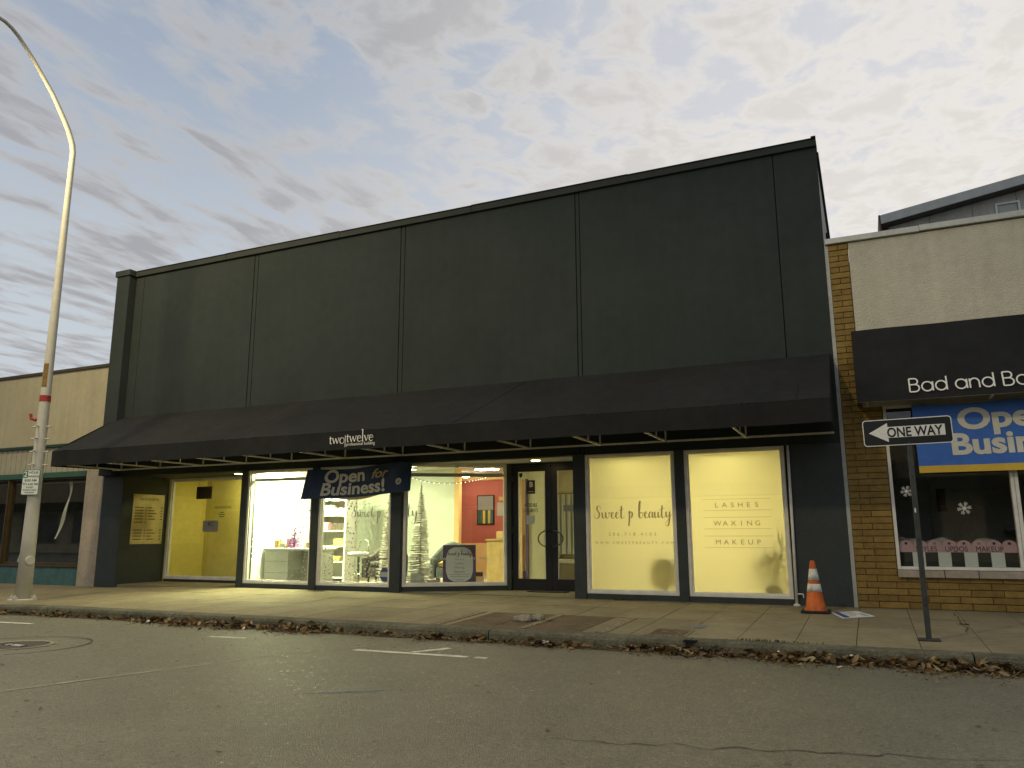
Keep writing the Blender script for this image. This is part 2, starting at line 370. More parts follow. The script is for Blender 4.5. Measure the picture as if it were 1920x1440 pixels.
def catmull(p, n=8):
    if len(p) < 3: return [Vector(q) for q in p]
    p = [Vector(q) for q in p]; q = [2*p[0]-p[1]]+p+[2*p[-1]-p[-2]]; out = []
    for i in range(1, len(q)-2):
        for k in range(n):
            t = k/n; a, b, c, d = q[i-1], q[i], q[i+1], q[i+2]
            out.append(0.5*((2*b)+(c-a)*t+(2*a-5*b+4*c-d)*t*t+(3*b-a-3*c+d)*t**3))
    out.append(p[-1]); return out
def pen(mb, strokes, ox, oy, sc, wd, fn, contrast=0.0, smooth=True, lift=0.0):
    for j, st in enumerate(strokes):
        pts = catmull([(q[0], q[1]) for q in st], 7) if smooth else [Vector((q[0], q[1])) for q in st]
        pv = None
        for i, p in enumerate(pts):
            t = (pts[min(i+1, len(pts)-1)]-pts[max(i-1, 0)])
            if t.length < 1e-9: continue
            t.normalize(); n = Vector((-t.y, t.x)); ww = wd*((1-contrast)+contrast*max(0.0, -t.y)**1.2)*0.5
            x, y = ox+p.x*sc, oy+p.y*sc; dz = lift+j*0.0004
            cur = [mb.bm.verts.new(fn(x+n.x*ww, y+n.y*ww, dz)), mb.bm.verts.new(fn(x-n.x*ww, y-n.y*ww, dz))]
            if pv: mb.f([pv[0], pv[1], cur[1], cur[0]])
            pv = cur
def arc(cx, cy_, rx, ry, a0, a1, n=18): return [(cx+rx*math.cos(R(a0+(a1-a0)*i/n)), cy_+ry*math.sin(R(a0+(a1-a0)*i/n))) for i in range(n+1)]
SCRIPT = {
 'S': ([[(0.46,.70),(.40,.88),(.26,.92),(.16,.76),(.22,.56),(.34,.38),(.32,.14),(.16,.0),(-.02,.06),(-.08,.22),(.02,.30)]], .52),
 'w': ([[(-.02,.34),(.04,.42),(.06,.12),(.15,.01),(.25,.14),(.31,.44)],[(.31,.44),(.33,.12),(.43,.01),(.54,.14),(.57,.44)],[(.57,.44),(.60,.36),(.70,.40)]], .70),
 'e': ([[(-.04,.16),(.12,.22),(.22,.34),(.15,.45),(.06,.34),(.05,.14),(.13,.01),(.24,.04),(.34,.18)]], .34),
 't': ([[(.16,.88),(.10,.3),(.13,.04),(.23,.0),(.36,.16)], [(-.06,.56),(.12,.62),(.34,.68)]], .38),
 'p': ([[(.0,.34),(.10,.50),(.08,-.1),(.02,-.56)], [(.08,.26),(.22,.46),(.32,.30),(.24,.06),(.10,.06)]], .52),
 'b': ([[(-.06,.1),(.12,.6),(.20,1.10),(.13,1.2),(.06,.85),(.04,.3),(.08,.04),(.18,.0),(.28,.12),(.28,.32),(.19,.40),(.12,.34)],[(.24,.38),(.38,.34)]], .40),
 'a': ([[(.28,.36),(.14,.43),(.03,.22),(.08,.02),(.2,.12),(.28,.42),(.28,.10),(.36,.02),(.44,.15)]], .42),
 'u': ([[(-.02,.3),(.03,.42),(.04,.1),(.13,.01),(.24,.2),(.28,.42),(.28,.1),(.36,.02),(.44,.15)]], .43),
 'y': ([[(-.02,.3),(.03,.42),(.05,.14),(.14,.04),(.26,.26),(.30,.42),(.28,.0),(.20,-.45),(.06,-.58),(-.02,-.42),(.2,-.1),(.48,.26)]], .46),
 ' ': ([], .26)}
SERIF = {
 't': ([[(.14,.62),(.13,.3),(.13,.08),(.19,.0),(.29,.06)], [(.0,.46),(.14,.47),(.28,.46)]], .31),
 'w': ([[(.06,.46),(.22,.0)], [(.22,.0),(.38,.46)], [(.36,.46),(.54,.0)], [(.54,.0),(.70,.46)], [(-.02,.46),(.14,.46)], [(.62,.46),(.78,.46)]], .78),
 'o': ([arc(.24,.23,.22,.245,90,450,22)], .50), 'e': ([[(.05,.27),(.2,.27),(.38,.27)], arc(.23,.23,.19,.245,10,320,18)], .44),
 'l': ([[(.12,1.0),(.12,.5),(.12,.0)], [(.0,.0),(.24,.0)], [(.0,.93),(.12,1.0)]], .26), 'v': ([[(.05,.46),(.23,.0)], [(.23,.0),(.41,.46)], [(-.03,.46),(.13,.46)], [(.33,.46),(.49,.46)]], .48)}
ROUND = {
 'B': ([[(0,0),(0,.72)], [(0,.72),(.22,.72)]+arc(.22,.555,.165,.165,90,-90,10)+[(0,.39)], [(.22,.39)]+arc(.24,.195,.195,.195,90,-90,12)+[(0,.0)]], .56),
 'a': ([arc(.24,.25,.24,.25,0,360,24), [(.49,.5),(.49,0)]], .62), 'd': ([arc(.24,.25,.24,.25,0,360,24), [(.49,.74),(.49,0)]], .62),
 'n': ([[(0,.5),(0,0)], arc(.2,.28,.2,.22,180,0,12)+[(.4,0)]], .54), 'o': ([arc(.24,.25,.24,.25,0,360,24)], .60), ' ': ([], .26)}
def lettering(name, font, body, x0, y0, sc, wd, m, parent, fn, contrast, smooth=True):
    mb = MB(); x = x0
    for k, ch in enumerate(body):
        g, adv = font[ch]
        pen(mb, g, x, y0, sc, wd, fn, contrast, smooth, lift=k*0.00015); x += adv*sc
    o = mb.build(name, m, parent, recalc=False); return o
def width(font, body, sc): return sum(font[c][1] for c in body)*sc

# ------------------------------------------------------------------ ground
def dip(x):
    t = min(1.0, max(0.0, (-12.5-x)/4.0)); return -0.09*t*t*(3-2*t)
SL = 0.025
def gz(x, y): return SL*y + dip(x)
KY = -3.84                       # kerb face
ROAD = -0.225
def rz(x, y): return ROAD + dip(x) + 0.012*min(4.0, max(0.0, KY-y))*0.5
mb = MB()
xs = [-400, -120, -40] + [-30+1.0*i for i in range(0, 41)] + [20, 60, 200, 400]; ys = [-400, -120, -40, -24, -18, -14, -12, -10, -9, -8, -7, -6, -5, -4.4, KY+0.02]
gv = [[mb.v((x, y, rz(x, y))) for x in xs] for y in ys]
for i in range(len(ys)-1):
    for j in range(len(xs)-1): mb.f([gv[i][j], gv[i][j+1], gv[i+1][j+1], gv[i+1][j]])
street = struct('street', mb, 'asphalt')
mb = MB()
gv = [[mb.v((x, y, (gz(x, min(y, 0.0)) if y < 2 else dip(x))-0.016)) for x in xs] for y in (-3.72, -2, 0, 1.5, 20, 120, 400)]
for i in range(6):
    for j in range(len(xs)-1): mb.f([gv[i][j], gv[i][j+1], gv[i+1][j+1], gv[i+1][j]])
sidewalk = struct('sidewalk', mb, 'slab_joint')
rows = [-3.60, -2.16, -1.08, 0.03]
x = -0.243-0.6145*37
while x < 5.2:
    for a, b in zip(rows, rows[1:]):
        x0, x1, y0, y1 = x+0.004, x+0.6145-0.004, a+0.004, b-0.004
        brown = (-5.25 < (x0+x1)/2 < -3.05) and a < -2.5
        h = random.uniform(-0.002, 0.002)
        tp = [(x0, y0, gz(x0, y0)+h), (x1, y0, gz(x1, y0)+h), (x1, y1, gz(x1, y1)+h), (x0, y1, gz(x0, y1)+h)]
        lo = [(p[0], p[1], p[2]-0.03) for p in tp]
        m_ = MB().hexa(lo, tp)
        m_.build('slab', 'slab_brown' if brown else 'slab', sidewalk)
    x += 0.6145
# rough aggregate strips around the brown patch, flush cover with a yellowish frame
for xx, wd in ((-5.36, 0.16), (-4.11, 0.10), (-3.06, 0.14)):
    MB().hexa([(xx-wd/2, -3.58, gz(xx, -3.58)-.01), (xx+wd/2, -3.58, gz(xx, -3.58)-.01), (xx+wd/2, -2.18, gz(xx, -2.18)-.01), (xx-wd/2, -2.18, gz(xx, -2.18)-.01)],
              [(xx-wd/2, -3.58, gz(xx, -3.58)+.007), (xx+wd/2, -3.58, gz(xx, -3.58)+.007), (xx+wd/2, -2.18, gz(xx, -2.18)+.007), (xx-wd/2, -2.18, gz(xx, -2.18)+.007)]).build('aggregate_strip', 'gravel_strip', sidewalk)
# kerb stones
xk = -30.0
while xk < 8:
    ln = random.uniform(2.4, 3.4); x0, x1 = xk+0.008, xk+ln-0.008; n = 8; mb = MB(); prev = None
    for i in range(n+1):
        xx = x0+(x1-x0)*i/n; zt = gz(xx, KY)+0.004; wob = 0.012*noise.noise((xx*1.7, 3, 0))
        ring = [mb.v(p) for p in ((xx, -3.61, zt+0.005), (xx, KY+0.05+wob, zt), (xx, KY+0.015+wob, zt-0.012), (xx, KY+wob, zt-0.045), (xx, KY-0.012+wob, -0.34+dip(xx)), (xx, -3.61, -0.34+dip(xx)))]
        if prev:
            for k in range(6): mb.f([prev[k], prev[(k+1) % 6], ring[(k+1) % 6], ring[k]])
        else: mb.f(ring[::-1])
        prev = ring
    mb.f(prev); mb.build('kerb_stone', 'kerb', sidewalk); xk += ln

# markings, seams, covers on the road
def strip(pts, wd, m, name, h=0.004, jit=0.0, parent=None, taper=False):
    mb = MB(); pv = None; n = len(pts)
    for i, p in enumerate(pts):
        p = Vector((p[0], p[1])); a = Vector(pts[max(0, i-1)][:2]); b = Vector(pts[min(n-1, i+1)][:2]); t = (b-a).normalized(); q = Vector((-t.y, t.x))
        ww = wd/2*(1+random.uniform(-jit, jit))*(min(1, 0.2+3*min(i, n-1-i)/max(1, n-1)) if taper else 1)
        cur = [mb.v((p.x+q.x*ww, p.y+q.y*ww, rz(p.x, p.y)+h)), mb.v((p.x-q.x*ww, p.y-q.y*ww, rz(p.x, p.y)+h))]
        if pv: mb.f([pv[0], pv[1], cur[1], cur[0]])
        pv = cur
    o = mb.build(name, m, parent or street)
    if o.data.polygons and sum(p.normal.z for p in o.data.polygons) < 0: o.data.flip_normals()
    return o
def line(a, b, n): return [(a[0]+(b[0]-a[0])*i/n, a[1]+(b[1]-a[1])*i/n) for i in range(n+1)]
strip(line((-5.50, -5.17), (-4.05, -5.13), 24), 0.10, 'paint_white', 'parking_mark', jit=0.10)
strip(line((-4.78, -5.06), (-4.55, -4.62), 10), 0.10, 'paint_white', 'parking_mark', jit=0.10)
strip(line((-3.96, -5.13), (-3.82, -5.13), 4), 0.09, 'paint_white', 'parking_mark', jit=0.2)
strip(line((-13.6, -5.02), (-11.55, -4.86), 20), 0.09, 'paint_white', 'parking_mark', jit=0.10)
strip(line((-7.95, -4.92), (-7.40, -4.86), 10), 0.09, 'paint_white', 'parking_mark', jit=0.2)
strip(line((-7.30, -10.2), (-6.73, -8.41), 10)+line((-6.7, -8.3), (-6.15, -6.27), 14)+line((-6.12, -6.15), (-5.5, -4.75), 12), 0.05, 'paint_faded', 'seam', jit=0.5)
strip(line((-4.35, -7.47), (-3.75, -7.02), 12), 0.045, 'chalk_blue', 'chalk_mark', jit=0.5, taper=True)
def wig(a, b, n, amp, s): return [(a[0]+(b[0]-a[0])*i/n+amp*noise.noise((i*.35, s, 1)), a[1]+(b[1]-a[1])*i/n+amp*noise.noise((i*.35, s, 7))) for i in range(n+1)]
strip(wig((-2.15, -8.05), (0.9, -7.30), 50, 0.10, 2.1), 0.012, 'crack', 'crack', jit=0.5, taper=True)
mh = thing('manhole_cover', 'round cast iron manhole cover set in a concrete ring in the road', 'manhole', (-9.42, -6.52, rz(-9.42, -6.52)))
def disc(c, r0, r1, z, m, name, parent, seg=40, a0=0, a1=360):
    mb = MB(); pv = None
    for i in range(seg+1):
        a = R(a0+(a1-a0)*i/seg); cur = [mb.v((c[0]+r0*math.cos(a), c[1]+r0*math.sin(a), z)), mb.v((c[0]+r1*math.cos(a), c[1]+r1*math.sin(a), z))]
        if pv: mb.f([pv[0], pv[1], cur[1], cur[0]])
        pv = cur
    return mb.build(name, m, parent)
zc_ = rz(-9.42, -6.52)
MB().lathe((-9.42, -6.52, zc_), [(0.36, -0.02), (0.36, 0.006), (0.30, 0.007), (0.295, 0.003), (0.05, 0.003)], 32).build('lid', 'iron', mh)
disc((-9.42, -6.52), 0.37, 0.41, zc_+0.009, 'paint_faded', 'rim', mh)
disc((-9.42, -6.52), 0.80, 0.825, zc_+0.004, 'crack', 'ring_joint', mh, a0=-40, a1=170)
for k in range(7):
    MB().box(-9.60+k*0.055, -9.60+k*0.055+0.035, -6.56, -6.49, zc_+0.004, zc_+0.011).build('raised_stud', 'litter_white' if k in (1, 3, 4, 5) else 'iron', mh)

# ------------------------------------------------------------------ the dark two-bay commercial building
bld = thing('commercial_building', 'long dark charcoal stucco building with lit shop windows in the middle', 'building', (-8.4, 0.0, 0.0))
XL, XR, ZT = -16.52, -0.32, 7.35
MB().box(-16.06, XR-0.002, 0.03, 0.26, 2.45, ZT).build('backing_wall', 'groove', bld)
for a, b in ((-16.06, -15.79), (-15.775, -12.285), (-12.268, -12.172), (-12.155, -8.372), (-8.357, -8.268), (-8.253, -4.553), (-4.538, -4.472), (-4.457, -1.012), (-0.998, XR)):
    MB().box(a, b, 0.0 if b-a > 0.2 else 0.004, 0.10, 2.446, ZT-0.002, 0.004).build('wall_panel', 'facade', bld)
# cornice in lengths that are not quite level
prev = -16.04
for k, xx in enumerate((-13.1, -9.9, -6.7, -3.5, XR+0.015)):
    d = (0.0, 0.006, -0.004, 0.004, -0.003)[k]
    co = MB().box(prev+0.002, xx-0.002, -0.055, 0.28, ZT+0.002, ZT+0.125+d, 0.006).build('cornice', 'facade_trim', bld)
    MB().box(prev+0.002, xx-0.002, -0.067, 0.30, ZT+0.127+d, ZT+0.145+d).build('drip_edge', 'groove', co)
    prev = xx
MB().prism([(-0.12, ZT+0.14), (0.02, ZT+0.215), (0.06, ZT+0.14)], XR-0.06, XR+0.012, 'x').build('cornice_end', 'facade_trim', bld)
pl = MB().box(XL, -16.08, -0.19, 0.34, 2.46, ZT+0.01, 0.008).build('pilaster', 'facade', bld)
MB().box(XL-0.035, -16.045, -0.225, 0.38, ZT+0.012, ZT+0.16, 0.008).build('capital', 'facade_trim', pl)
MB().box(XL, -15.84, -0.03, 1.30, -0.14, 2.449, 0.006).build('pilaster', 'pier', bld)
for a, b, d in ((-12.23, -12.075, 0.24), (-10.34, -10.175, 0.2), (-8.425, -8.19, 0.22), (-4.675, -4.465, 1.5), (-2.89, -2.735, 0.2)):
    MB().box(a, b, -0.035, d, -0.05, 2.447, 0.006).build('pier', 'pier', bld)
MB().box(-1.145, XR, -0.004, 0.24, -0.05, 2.443, 0.004).build('wall_panel', 'pier', bld)
for a, b in ((-12.075, -10.34), (-10.175, -8.425), (-4.465, -2.89), (-2.735, -1.145)):
    MB().box(a, b, 0.0, 0.2, -0.05, 0.088).build('kick_plate', 'pier', bld)
MB().box(-12.075, -1.145, -0.002, 0.2, 2.436, 2.444).build('head_strip', 'facade_trim', bld)
# shell
MB().box(XR-0.22, XR-0.012, 0.27, 14, -0.1, 7.30).build('side_wall', 'side_paint', bld)
MB().box(XR-0.24, XR+0.03, 0.31, 14, 7.302, 7.40).build('side_coping', 'facade_trim', bld)
MB().box(XR-0.011, XR+0.02, 2.55, 2.72, 6.55, 6.78).build('wall_vent', 'groove', bld)
MB().box(XL+0.01, XL+0.2, 1.31, 14, -0.1, 7.25).build('side_wall', 'facade', bld)
MB().box(XL, XR-0.03, 13.8, 14.1, -0.1, 7.2).build('rear_wall', 'facade', bld)
MB().box(XL+0.2, XR-0.23, 0.27, 13.8, 6.9, 7.0).build('roof', 'roofing', bld)
MB().box(-15.84, -12.23, 0.02, 1.42, 2.452, 2.72).build('soffit', 'pier', bld)
MB().box(-8.19, -4.675, 0.02, 1.42, 2.452, 2.72).build('soffit', 'ceiling', bld)
# entrance floors
MB().box(-15.84, -12.23, 0.036, 1.30, -0.13, -0.075 if False else -0.02).build('entrance_floor', 'slab', bld)
MB().prism([(-8.19, 0.036), (-4.675, 0.036), (-4.675, 1.3), (-6.5, 1.3)], -0.05, 0.012, 'z').build('entrance_floor', 'slab', bld)
# rooms
def wall(a, b, c, d, e, f, m, nm='room_wall'): return MB().box(a, b, c, d, e, f).build(nm, m, bld)
wall(-12.0, -0.55, 0.27, 8.2, 2.66, 2.76, 'ceiling', 'room_ceiling') if False else None
wall(-12.23, -0.55, 1.43, 8.2, 2.66, 2.76, 'ceiling', 'room_ceiling')
wall(-12.23, -8.2, 0.27, 1.425, 2.66, 2.76, 'ceiling', 'room_ceiling'); wall(-4.67, -0.55, 0.27, 1.425, 2.66, 2.76, 'ceiling', 'room_ceiling')
MB().prism([(-12.2, 0.2), (-8.2, 0.2), (-6.45, 1.32), (-4.67, 1.32), (-4.67, 0.2), (-0.55, 0.2), (-0.55, 8.2), (-12.2, 8.2)], -0.08, 0.02, 'z').build('room_floor', 'room_floor', bld)
wall(-12.22, -12.10, 0.25, 8.2, 0.0, 2.66, 'room_white')
wall(-12.10, -9.23, 4.0, 4.12, 0.02, 2.66, 'room_mint')
wall(-9.23, -9.10, 3.985, 4.13, 0.02, 2.66, 'room_orange', 'door_casing')
wall(-12.1, -6.65, 6.2, 6.3, 0.84, 2.52, 'room_red'); wall(-12.1, -6.65, 6.16, 6.3, 0.02, 0.838, 'room_orange'); wall(-12.1, -6.65, 6.1, 6.3, 2.522, 2.66, 'room_orange')
wall(-6.95, -6.85, 2.7, 6.2, 0.02, 2.66, 'room_orange'); wall(-6.95, -6.66, 2.6, 2.699, 2.25, 2.66, 'room_beige')
wall(-6.655, -6.22, 2.6, 2.7, 0.02, 2.66, 'room_beige'); wall(-6.715, -6.657, 2.57, 2.698, 0.02, 2.249, 'purple', 'door_casing')
wall(-6.849, -4.57, 4.9, 5.0, 0.02, 2.66, 'room_cream')
wall(-4.67, -4.57, 1.5, 4.9, 0.02, 2.66, 'room_cream')
wall(-4.57, -0.55, 3.4, 3.5, 0.02, 2.66, 'room_cream'); wall(-0.72, -0.55, 0.25, 3.5, 0.02, 2.66, 'room_cream')
wall(-15.86, -12.23, 2.55, 2.65, -0.02, 2.70, 'room_yellow'); wall(-16.0, -15.86, 1.31, 2.65, -0.02, 2.70, 'room_yellow'); wall(-12.4, -12.235, 1.42, 2.55, -0.02, 2.70, 'room_yellow')
wall(-15.86, -12.4, 1.31, 2.55, -0.12, -0.02, 'room_floor', 'room_floor'); wall(-15.86, -12.4, 1.43, 2.55, 2.70, 2.78, 'ceiling', 'room_ceiling')

# ---- windows
def window(A, B, z0, z1, glass, fr=0.05, dep=0.11, parent=bld, fm='window_white', inner=True, sub=None):
    xf, l = frame_xf(A, B); mb = MB(xf)
    mb.box(0, fr, 0, dep, z0, z1, 0.004); mb.box(l-fr, l, 0, dep, z0, z1, 0.004)
    mb.box(fr+.0005, l-fr-.0005, 0.002, dep-0.002, z0, z0+fr, 0.004); mb.box(fr+.0005, l-fr-.0005, 0.002, dep-0.002, z1-fr*0.8, z1, 0.004)
    if inner:
        i = 0.022
        mb.box(fr, fr+i, 0.035, dep-0.01, z0+fr, z1-fr*.8); mb.box(l-fr-i, l-fr, 0.035, dep-0.01, z0+fr, z1-fr*.8)
        mb.box(fr+i, l-fr-i, 0.037, dep-0.012, z0+fr, z0+fr+i); mb.box(fr+i, l-fr-i, 0.037, dep-0.012, z1-fr*.8-i, z1-fr*.8)
    w_ = mb.build('window', fm, parent)
    MB(xf).box(fr, l-fr, 0.05, 0.056, z0+fr, z1-fr*0.8).build('pane', 'glass' if glass == 'frost' else glass, w_)
    if glass == 'frost': MB(xf).quad((fr, 0.060, z0+fr), (l-fr, 0.060, z0+fr), (l-fr, 0.060, z1-fr*.8), (fr, 0.060, z1-fr*.8)).build('frosted_film', 'frost', w_)
    return w_, xf, l
W1 = window((-12.073, 0.0), (-10.342, 0.0), 0.09, 2.434, 'glass')
W2 = window((-10.173, 0.0), (-8.427, 0.0), 0.09, 2.434, 'glass')
W3 = window((-8.19, 0.06), (-6.50, 1.19), 0.10, 2.450, 'glass')
F1 = window((-4.463, 0.0), (-2.892, 0.0), 0.09, 2.434, 'frost')
F2 = window((-2.733, 0.0), (-1.150, 0.0), 0.09, 2.434, 'frost')
V1 = window((-15.80, 1.28), (-12.24, 1.28), 0.04, 2.449, 'glass', fr=0.06)
MB(W3[1]).box(0.0, W3[2], 0.02, 0.2, 0.0, 0.099).build('kick_plate', 'pier', bld)
MB(V1[1]).box(0.0, V1[2], 0.02, 0.2, -0.10, 0.039).build('kick_plate', 'pier', bld)
MB().box(-6.50, -6.40, 1.16, 1.40, -0.03, 2.451, 0.004).build('door_jamb', 'facade_trim', bld)
def wfn(W, d=-0.004):                # lettering on a window, local x along the pane, y = height
    xf = W[1]; return lambda x, y, z: xf @ Vector((x, 0.05+d-z, y))
# frosted lettering
fn = wfn(F1); sc = 0.232; bw = width(SCRIPT, 'Sweet p beauty', sc)
lettering('lettering', SCRIPT, 'Sweet p beauty', 0.80-bw/2+0.02, 1.335, sc, 0.026, 'frost_print', F1[0], fn, 0.72)
text('lettering', '206.718.4103', 0.075, 'frost_print', F1[0], lambda x, y, z: fn(0.80+x, 1.045+y, 0), space=2.0, sx=1.0, depth=0)
text('lettering', 'WWW.SWEETPBEAUTY.COM', 0.057, 'frost_print', F1[0], lambda x, y, z: fn(0.82+x, 0.91+y, 0), space=2.0, sx=1.05, depth=0)
fn2 = wfn(F2)
for wd_, zz in (('LASHES', 1.49), ('WAXING', 1.20), ('MAKEUP', 0.905)):
    for i_, ch_ in enumerate(wd_): text('letter', ch_, 0.108, 'frost_print', F2[0], lambda x, y, z: fn2(0.80+(i_-2.5)*0.125+x, zz+y, 0), sx=1.12, depth=0)
    mb = MB()
    for yy in (zz+0.125, zz-0.055):
        for k in range(30):
            x0 = 0.28+k*0.0355; a = [mb.bm.verts.new(fn2(x0+dx, yy+dy, 0)) for dx, dy in ((0, 0), (0.014, 0), (0.014, 0.011), (0, 0.011))]; mb.f(a)
    mb.build('dotted_rule', 'frost_print', F2[0], kind='stuff')
# snow dots on the clear panes, window lettering, blinds' head boxes
def dots(W, x0, x1, z0, z1, n, seed):
    rnd = random.Random(seed); mb = MB(); f_ = wfn(W, 0.010); pts = []
    for _ in range(n*6):
        if len(pts) >= n: break
        x, z = rnd.uniform(x0, x1), z0+(z1-z0)*rnd.random()**1.25
        if all((x-a)**2+(z-b)**2 > 0.0026 for a, b in pts): pts.append((x, z))
    for x, z in pts:
        r = rnd.uniform(0.012, 0.023)
        mb.f([mb.bm.verts.new(f_(x+r*math.cos(k*math.pi/3), z+r*math.sin(k*math.pi/3), 0)) for k in range(6)])
    mb.build('snow_dots', 'decal_white', W[0], kind='stuff')
dots(W1, 0.55, 1.62, 0.20, 1.85, 210, 1); dots(W2, 0.12, 1.45, 0.20, 1.85, 260, 2)
fw2 = wfn(W2); lettering('lettering', SCRIPT, 'Sweet p', 0.80, 1.42, 0.23, 0.020, 'pale_print', W2[0], fw2, 0.7)
fw3 = wfn(W3); lettering('lettering', SCRIPT, 'ty', 0.07, 1.42, 0.26, 0.020, 'pale_print', W3[0], fw3, 0.7)
text('lettering', 'WWW.SWEETPBEAUTY.COM', 0.075, 'decal_white', W3[0], lambda x, y, z: fw3(1.03+x, 0.585+y, 0), space=1.35, depth=0)
for W, m_ in ((W1, 'cabinet'), (W2, 'cabinet'), (W3, 'cabinet_dark')):
    MB(W[1]).box(0.07, W[2]-0.07, 0.13, 0.19, 2.20, 2.27, 0.01).build('blind_box', m_, W[0])
MB(W3[1]).box(0.98, 1.06, -0.07, 0.0, 2.36, 2.445, 0.012).build('sensor', 'cabinet', W3[0])
# octagonal sticker low in the second window
mb = MB(); f_ = wfn(W2, -0.006); cx_, cz_ = 1.60, 0.32
def octa(r): return [(cx_+r*math.cos(R(22.5+45*k)), cz_+1.25*r*math.sin(R(22.5+45*k))) for k in range(8)]
mb.f([mb.bm.verts.new(f_(x, z, 0)) for x, z in octa(0.115)]); st = mb.build('sticker', 'blue_print', W2[0], label='dark octagonal alarm sticker')
mb = MB(); mb.f([mb.bm.verts.new(f_(x, z, 0.002)) for x, z in ((1.50, 0.28), (1.70, 0.28), (1.70, 0.37), (1.50, 0.37))]); mb.build('sticker_band', 'soft_print', W2[0])

# ---- entrance doors
def door(x0, x1, hinge):
    y = 1.20; d = MB()
    sw = 0.125
    d.box(x0, x0+sw, y, y+0.05, 0.02, 2.40, 0.004); d.box(x1-sw, x1, y, y+0.05, 0.02, 2.40, 0.004)
    d.box(x0+sw, x1-sw, y+.001, y+0.049, 0.02, 0.235, 0.003); d.box(x0+sw, x1-sw, y+.001, y+0.049, 2.285, 2.40, 0.003)
    o = d.build('door', 'door_black', bld)
    MB().box(x0+sw, x1-sw, y+0.02, y+0.026, 0.235, 2.285).build('pane', 'glass', o)
    m = MB(); i = 0.012
    m.box(x0+sw, x0+sw+i, y-.004, y+0.018, 0.236, 2.284); m.box(x1-sw-i, x1-sw, y-.004, y+0.018, 0.236, 2.284); m.build('glazing_bead', 'window_white', o)
    cx = x1-0.05 if hinge == 'l' else x0+0.05; sgn = -1 if hinge == 'l' else 1
    m = MB(); m.tube([(cx+sgn*0.20*math.sin(R(a)), y-0.07, 0.99+0.15*math.cos(R(a))) for a in range(0, 181, 12)], 0.013, 8)
    m.tube([(cx, y-0.07, 1.14), (cx, y, 1.14)], 0.011, 8); m.tube([(cx, y-0.07, 0.84), (cx, y, 0.84)], 0.011, 8)
    m.build('handle', 'handle_dark', o, smooth=True)
    return o
d1 = door(-6.395, -5.575, 'l'); d2 = door(-5.570, -4.68, 'r')
MB().box(-6.398, -4.676, 1.19, 1.26, 2.402, 2.452).build('door_head', 'door_black', bld)
for z in (0.3, 1.1, 2.1): MB().box(-6.40, -6.385, 1.18, 1.20, z, z+0.11).build('hinge', 'handle_dark', d1)
fd = lambda x, y, z: Vector((x, 1.213-z, y))
def flat(name, x0, x1, z0, z1, m, par, f_=fd, dz=0.0): 
    mb = MB(); mb.f([mb.bm.verts.new(f_(a, b, dz)) for a, b in ((x0, z0), (x1, z0), (x1, z1), (x0, z1))]); return mb.build(name, m, par)
flat('sticker', -6.10, -5.915, 1.85, 2.115, 'brown_trim', d1)
text('lettering', 'B', 0.14, 'decal_white', d1, lambda x, y, z: fd(-6.0+x, 1.985+y, 0.002), bold=0.004, depth=0)
flat('sticker_band', -6.06, -5.95, 1.885, 1.90, 'soft_print', d1, dz=0.002)
mb = MB(); mb.f([mb.bm.verts.new(fd(a, b, 0)) for a, b in ((-6.255, 2.262), (-6.255, 2.20), (-6.22, 2.165), (-6.185, 2.20), (-6.185, 2.262))]); mb.build('shield_sticker', 'black', d1)
text('lettering', 'AFFORDABLE', 0.10, 'black', d1, lambda x, y, z: fd(-6.01+x, 1.60+y, 0), bold=0.002, sx=0.46, depth=0)
text('lettering', 'DOCUMENTS', 0.10, 'black', d1, lambda x, y, z: fd(-6.01+x, 1.495+y, 0), bold=0.002, sx=0.50, depth=0)
flat('notice', -6.10, -5.92, 1.27, 1.43, 'cabinet', d1)
flat('hours_notice', -5.33, -5.12, 1.50, 1.62, 'soft_print', d2)
MB().box(-5.95, -5.20, 0.86, 1.12, 0.013, 0.03, 0.004).build('threshold_mat', 'brown_trim', bld)

# fixtures
def downlight(name, label, x, y, z, m, r=0.09):
    t = thing(name, label, 'light', (x, y, z))
    MB().lathe((x, y, z), [(r*1.25, 0.0), (r*1.25, -0.012), (r, -0.014), (r, -0.006)], 20).build('trim', 'ceiling', t)
    MB().lathe((x, y, z), [(r*0.96, -0.006), (r*0.96, -0.018)], 20).build('lens', m, t)
downlight('downlight', 'small round downlight in the soffit above the black double doors', -5.65, 0.62, 2.452, 'lamp_down')
downlight('downlight', 'small downlight in the dark soffit beside the yellow window', -12.95, 0.62, 2.452, 'lamp_down')
def panel(name, label, x, y, z, sx, sy_, m):
    t = thing(name, label, 'light', (x, y, z))
    MB().box(x-sx/2-.03, x+sx/2+.03, y-sy_/2-.03, y+sy_/2+.03, z-0.05, z-0.002).build('housing', 'ceiling', t)
    MB().box(x-sx/2, x+sx/2, y-sy_/2, y+sy_/2, z-0.062, z-0.052).build('diffuser', m, t)
panel('ceiling_light', 'bright ceiling light glaring behind the leftmost bright window', -11.3, 0.85, 2.66, 1.5, 0.45, 'lamp_front')
panel('ceiling_light', 'ceiling light above the grey armchairs in the salon', -9.3, 2.2, 2.66, 1.1, 0.4, 'lamp_cool')
panel('ceiling_light', 'ceiling light in the passage behind the right door', -5.3, 3.3, 2.66, 0.6, 0.6, 'lamp_cool')
panel('ceiling_light', 'small added fill light just inside the black double doors', -5.6, 1.85, 2.66, 0.7, 0.42, 'lamp_cool')  # added fill, brightens the beige partition behind the doors
panel('ceiling_light', 'slim added fill panel close behind the second bright window', -9.0, 0.44, 2.66, 1.4, 0.22, 'fill_slim')  # added to light the tinsel trees from above and in front
